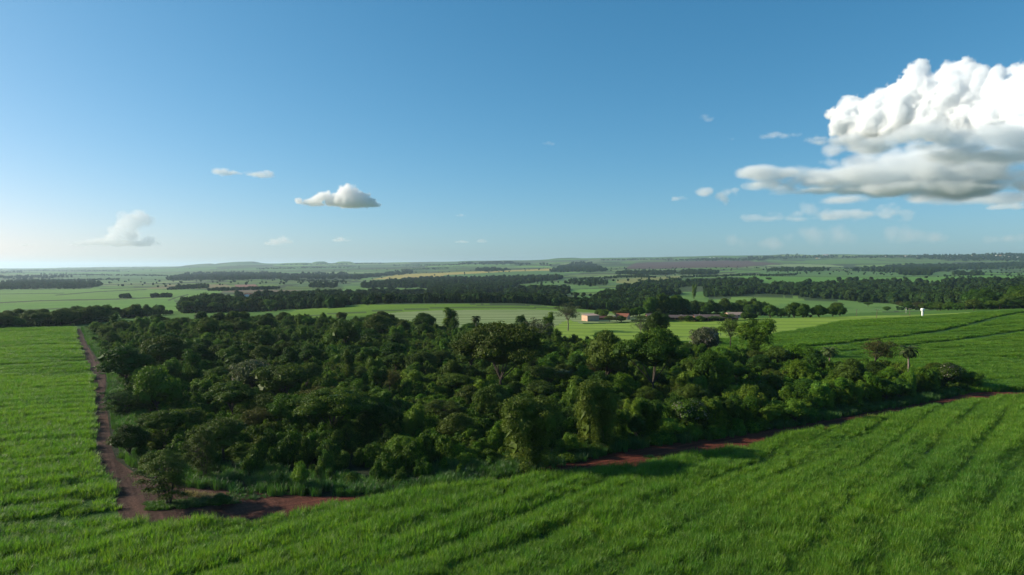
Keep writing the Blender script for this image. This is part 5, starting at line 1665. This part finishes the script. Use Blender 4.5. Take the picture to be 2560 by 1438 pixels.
def clouds():
    tower = cloud_mat('towering_cloud', .016, alb=.968, tint=(.96, .982, 1))
    bank = cloud_mat('shaded_grey_cloud', .0058, alb=.94, tint=(.93, .97, 1))  # lower albedo and bluish tint put the bank's shade into its colour
    thin = cloud_mat('thin_cloud', .0018, alb=.985)
    veil = cloud_mat('veil_cloud', .0013, alb=.99)
    g = np.random.default_rng(5)
    K = [(*Z(u, v), r / 2.568, r / 2.568) for u, v, r in TOWER]
    cloud(11500, K, 17, tower, 'huge towering white cumulus cloud with cauliflower top at the upper right', knobs=7, fine=7, skew=.28, seed=1, noise=(260., 1.0), amp=.52, edge=.24, octaves=5, bias=.0)
    L = []
    for u0, u1, v, r, h in [(1120, 1500, 640, 75, 22), (1350, 2100, 625, 130, 44), (1750, 2650, 605, 190, 60), (1500, 2700, 690, 210, 50), (2000, 2750, 640, 240, 85), (1900, 2750, 740, 220, 42)]:
        for q in range(7):
            L.append((*Z(g.uniform(u0, u1), v + g.uniform(-18, 18)), r * g.uniform(.6, 1) / 2.568, h * g.uniform(.7, 1.1) / 2.568))
    cloud(9300, L, 24, bank, 'flat grey cloud sheet across the foot of the huge white cumulus', knobs=3, seed=2, depth=1.0, noise=(520., 1.7), amp=.62, edge=.6, billow=False, bias=.22, octaves=5)
    L = []
    for u0, u1, v, r, h in [(780, 1300, 860, 130, 44), (820, 1250, 900, 140, 40), (1180, 1800, 715, 70, 50), (1150, 1750, 790, 130, 62), (800, 1500, 915, 130, 46), (1300, 2200, 860, 200, 75), (1800, 2750, 850, 250, 95), (1400, 2750, 950, 240, 55), (950, 1700, 968, 160, 28), (1500, 2750, 900, 260, 80), (1700, 2750, 955, 260, 62), (1900, 2750, 800, 260, 90)]:
        for q in range(8):
            L.append((*Z(g.uniform(u0, u1), v + g.uniform(-22, 20)), r * g.uniform(.55, 1) / 2.568, h * g.uniform(.6, 1.1) / 2.568))
    cloud(10500, L, 24, bank, 'long layered grey and white cloud bank low at the right with a dark flat base', knobs=5, seed=3, depth=.9, skew=.12, noise=(560., 1.6), amp=.72, edge=.85, billow=False, bias=.36, octaves=6)
    L = [(*Z(g.uniform(1300, 2700), 1025 + g.uniform(-12, 20)), g.uniform(80, 160) / 2.568, g.uniform(14, 26) / 2.568) for q in range(16)]
    cloud(13000, L, 40, thin, 'thin pale streak of cloud right under the dark flat cloud base', knobs=2, seed=4, noise=(400., 2.5), amp=.8, edge=.8, billow=False)
    L = [(*Z(u, v), a * 1.25 / 2.568, b * 1.25 / 2.568) for u, v, a, b in [(270, 1020, 40, 10), (330, 1000, 45, 15), (400, 985, 50, 20), (455, 975, 35, 20), (520, 985, 40, 27), (560, 975, 45, 30), (600, 965, 28, 18), (545, 1020, 22, 25), (550, 1045, 12, 15)]]
    cloud(12000, L, 22, cloud_mat('trailing_cloud', .0035, alb=.985), 'ragged little white cloud trailing off the left tip of the cloud bank', knobs=3, seed=5, noise=(200., 1.4), amp=.9, edge=.8, billow=False)
    for i, (u, v, a, b, lab) in enumerate([(430, 500, 30, 16, 'tiny white wisp high between the cumulus and the clear blue sky'), (590, 635, 28, 9, 'faintest small wisp left of the cumulus, just above a paler one'),
                                           (835, 615, 46, 14, 'small flat wisp left of the foot of the huge cumulus'), (965, 612, 50, 11, 'thin streak of wisp between the small flat wisp and the cumulus'), (1085, 650, 50, 18, 'soft round wisp touching the grey sheet at the cumulus foot')]):
        cloud(11000, [(*Z(u + q * a * .5, v - q * b * .4 * (-1 if i == 0 else .2)), a * .8 / 2.568, b * 1.1 / 2.568) for q in (-1, 0, 1)], 16, thin, lab, knobs=2, seed=10 + i, group='small wisps of cloud', noise=(120., 1.6), amp=.9, edge=.8, billow=False)
    L = [(*Z(g.uniform(u0, u1), v + g.uniform(-8, 8)), r * g.uniform(.7, 1.1) / 2.568, h * g.uniform(.8, 1.2) / 2.568) for u0, u1, v, r, h in
         [(670, 830, 1140, 45, 14), (840, 1000, 1115, 60, 30), (1040, 1170, 1100, 50, 45), (1150, 1440, 1125, 80, 24), (1600, 1760, 1110, 60, 35), (850, 1250, 1148, 90, 14)] for q in range(5)]
    cloud(18000, L, 46, cloud_mat('low_cloud', .0012, alb=.985), 'row of small pale puffs low on the right horizon below the bank', knobs=3, seed=20, noise=(380., 1.5), amp=.95, edge=.7, billow=False)
    L = [(*Z(g.uniform(u0, u1), v + g.uniform(-14, 14)), r * g.uniform(.7, 1.1) / 2.568, h * g.uniform(.8, 1.1) / 2.568) for u0, u1, v, r, h in
         [(600, 720, 1290, 45, 48), (740, 900, 1300, 55, 34), (940, 1320, 1250, 80, 50), (1590, 1700, 1240, 45, 50), (1700, 1920, 1270, 65, 36), (2250, 2480, 1280, 70, 30)] for q in range(6)]
    cloud(34000, L, 95, cloud_mat('distant_cloud', .00034, alb=.97, tint=(1, .95, .92)), 'faint pinkish far cloud heads just above the right skyline', knobs=3, seed=21, noise=(900., 1.0), amp=.6, edge=.9, billow=False)
    L = [(872, 488, 24, 21), (895, 498, 22, 18), (912, 507, 22, 11), (850, 498, 20, 15), (878, 505, 40, 12), (815, 495, 17, 13), (800, 500, 16, 11), (785, 505, 18, 8), (765, 505, 15, 6), (750, 504, 10, 4), (835, 505, 22, 8), (930, 512, 16, 5)]
    cloud(9000, [(a, b, c * 1.08, d * 1.08) for a, b, c, d in L], 12, cloud_mat('small_cumulus', .018, alb=.972), 'small crisp white cumulus cloud alone in the middle of the sky', knobs=6, fine=5, seed=30, bottom=517, noise=(130., 1.0), amp=.62, edge=.22)
    L = [(545, 428, 12, 7), (560, 429, 15, 8), (573, 432, 12, 6), (600, 434, 20, 6), (625, 436, 22, 6), (650, 437, 20, 6), (672, 435, 13, 8)]
    cloud(8000, L, 9, cloud_mat('wisp_cloud', .008, alb=.985), 'thin white streak of cloud in two pieces at the left', knobs=3, seed=31, noise=(80., 1.4), amp=.7, edge=.7, billow=False, bias=.2)
    L = [(310, 540, 16, 12), (345, 545, 26, 17), (365, 552, 18, 16), (325, 560, 30, 18), (300, 580, 26, 18), (320, 590, 34, 20), (285, 595, 30, 14), (260, 602, 28, 10), (225, 607, 28, 7), (200, 609, 18, 5), (375, 602, 18, 12), (355, 609, 22, 7), (395, 611, 12, 5), (300, 608, 60, 8)]
    cloud(26000, L, 40, cloud_mat('hazy_cloud', .0017, alb=.98, tint=(.96, .985, 1)), 'pale hazy cumulus tower standing low at the far left', knobs=9, seed=32, bottom=618, noise=(420., 1.0), amp=.6, edge=.4)
    L = [(705, 600, 18, 9), (690, 605, 20, 8), (720, 606, 14, 6), (672, 609, 14, 4)]
    cloud(28000, L, 45, veil, 'faint low puff under the middle cumulus near the horizon', knobs=5, seed=33, noise=(400., 1.0), amp=.5, edge=.5)
    for i, (px, py, a, b, D, lab) in enumerate([(1372, 358, 16, 6, 9000, 'tiny white fleck of cloud alone in the clear blue centre'), (1152, 538, 16, 6, 14000, 'tiny grey white fleck right of the middle cumulus'), (855, 600, 20, 7, 28000, 'small hazy puff low right of the faint puff'),
                                               (1205, 602, 11, 5, 26000, 'tiny hazy speck of cloud low in the centre'), (1155, 604, 16, 3.5, 26000, 'thin hazy dash of cloud low beside a tiny speck'), (72, 611, 18, 6, 28000, 'small hazy puff lowest at the left edge'), (2535, 515, 50, 10, 18000, 'pale streak under the dark bank at the right edge')]):
        cloud(D, [(px - a * .5, py + b * .2, a * .7, b * .7), (px, py, a * .7, b), (px + a * .55, py + b * .3, a * .6, b * .6)], D / FPX * 1.3, thin if D < 20000 else veil, lab, knobs=3, seed=40 + i, group='small wisps of cloud', noise=(b * D / FPX * 2.2, 1.5), amp=.5, edge=.6, billow=False)


clouds()

# ------------------------------------------------------------------ haze
def build_haze():
    bm = bmesh.new()
    bmesh.ops.create_cube(bm, size=1)
    for v in bm.verts:
        v.co = Vector((v.co.x * 94000, v.co.y * 94000, -140 if v.co.z < 0 else 262))
    me = bpy.data.meshes.new('haze'); bm.to_mesh(me); bm.free()
    m, nt, out = new_mat('haze')
    pv = nt.nodes.new('ShaderNodeVolumePrincipled')
    pv.inputs['Color'].default_value = (.62, .82, 1.0, 1)
    pv.inputs['Density'].default_value = HAZE
    pv.inputs['Anisotropy'].default_value = 0.35
    nt.links.new(pv.outputs[0], out.inputs['Volume'])
    me.materials.append(m)
    h = obj('haze', me)
    tag(h, 'pale blue haze that veils the far fields and hills', 'haze', kind='stuff')


HAZE = 3.7e-5
build_haze()
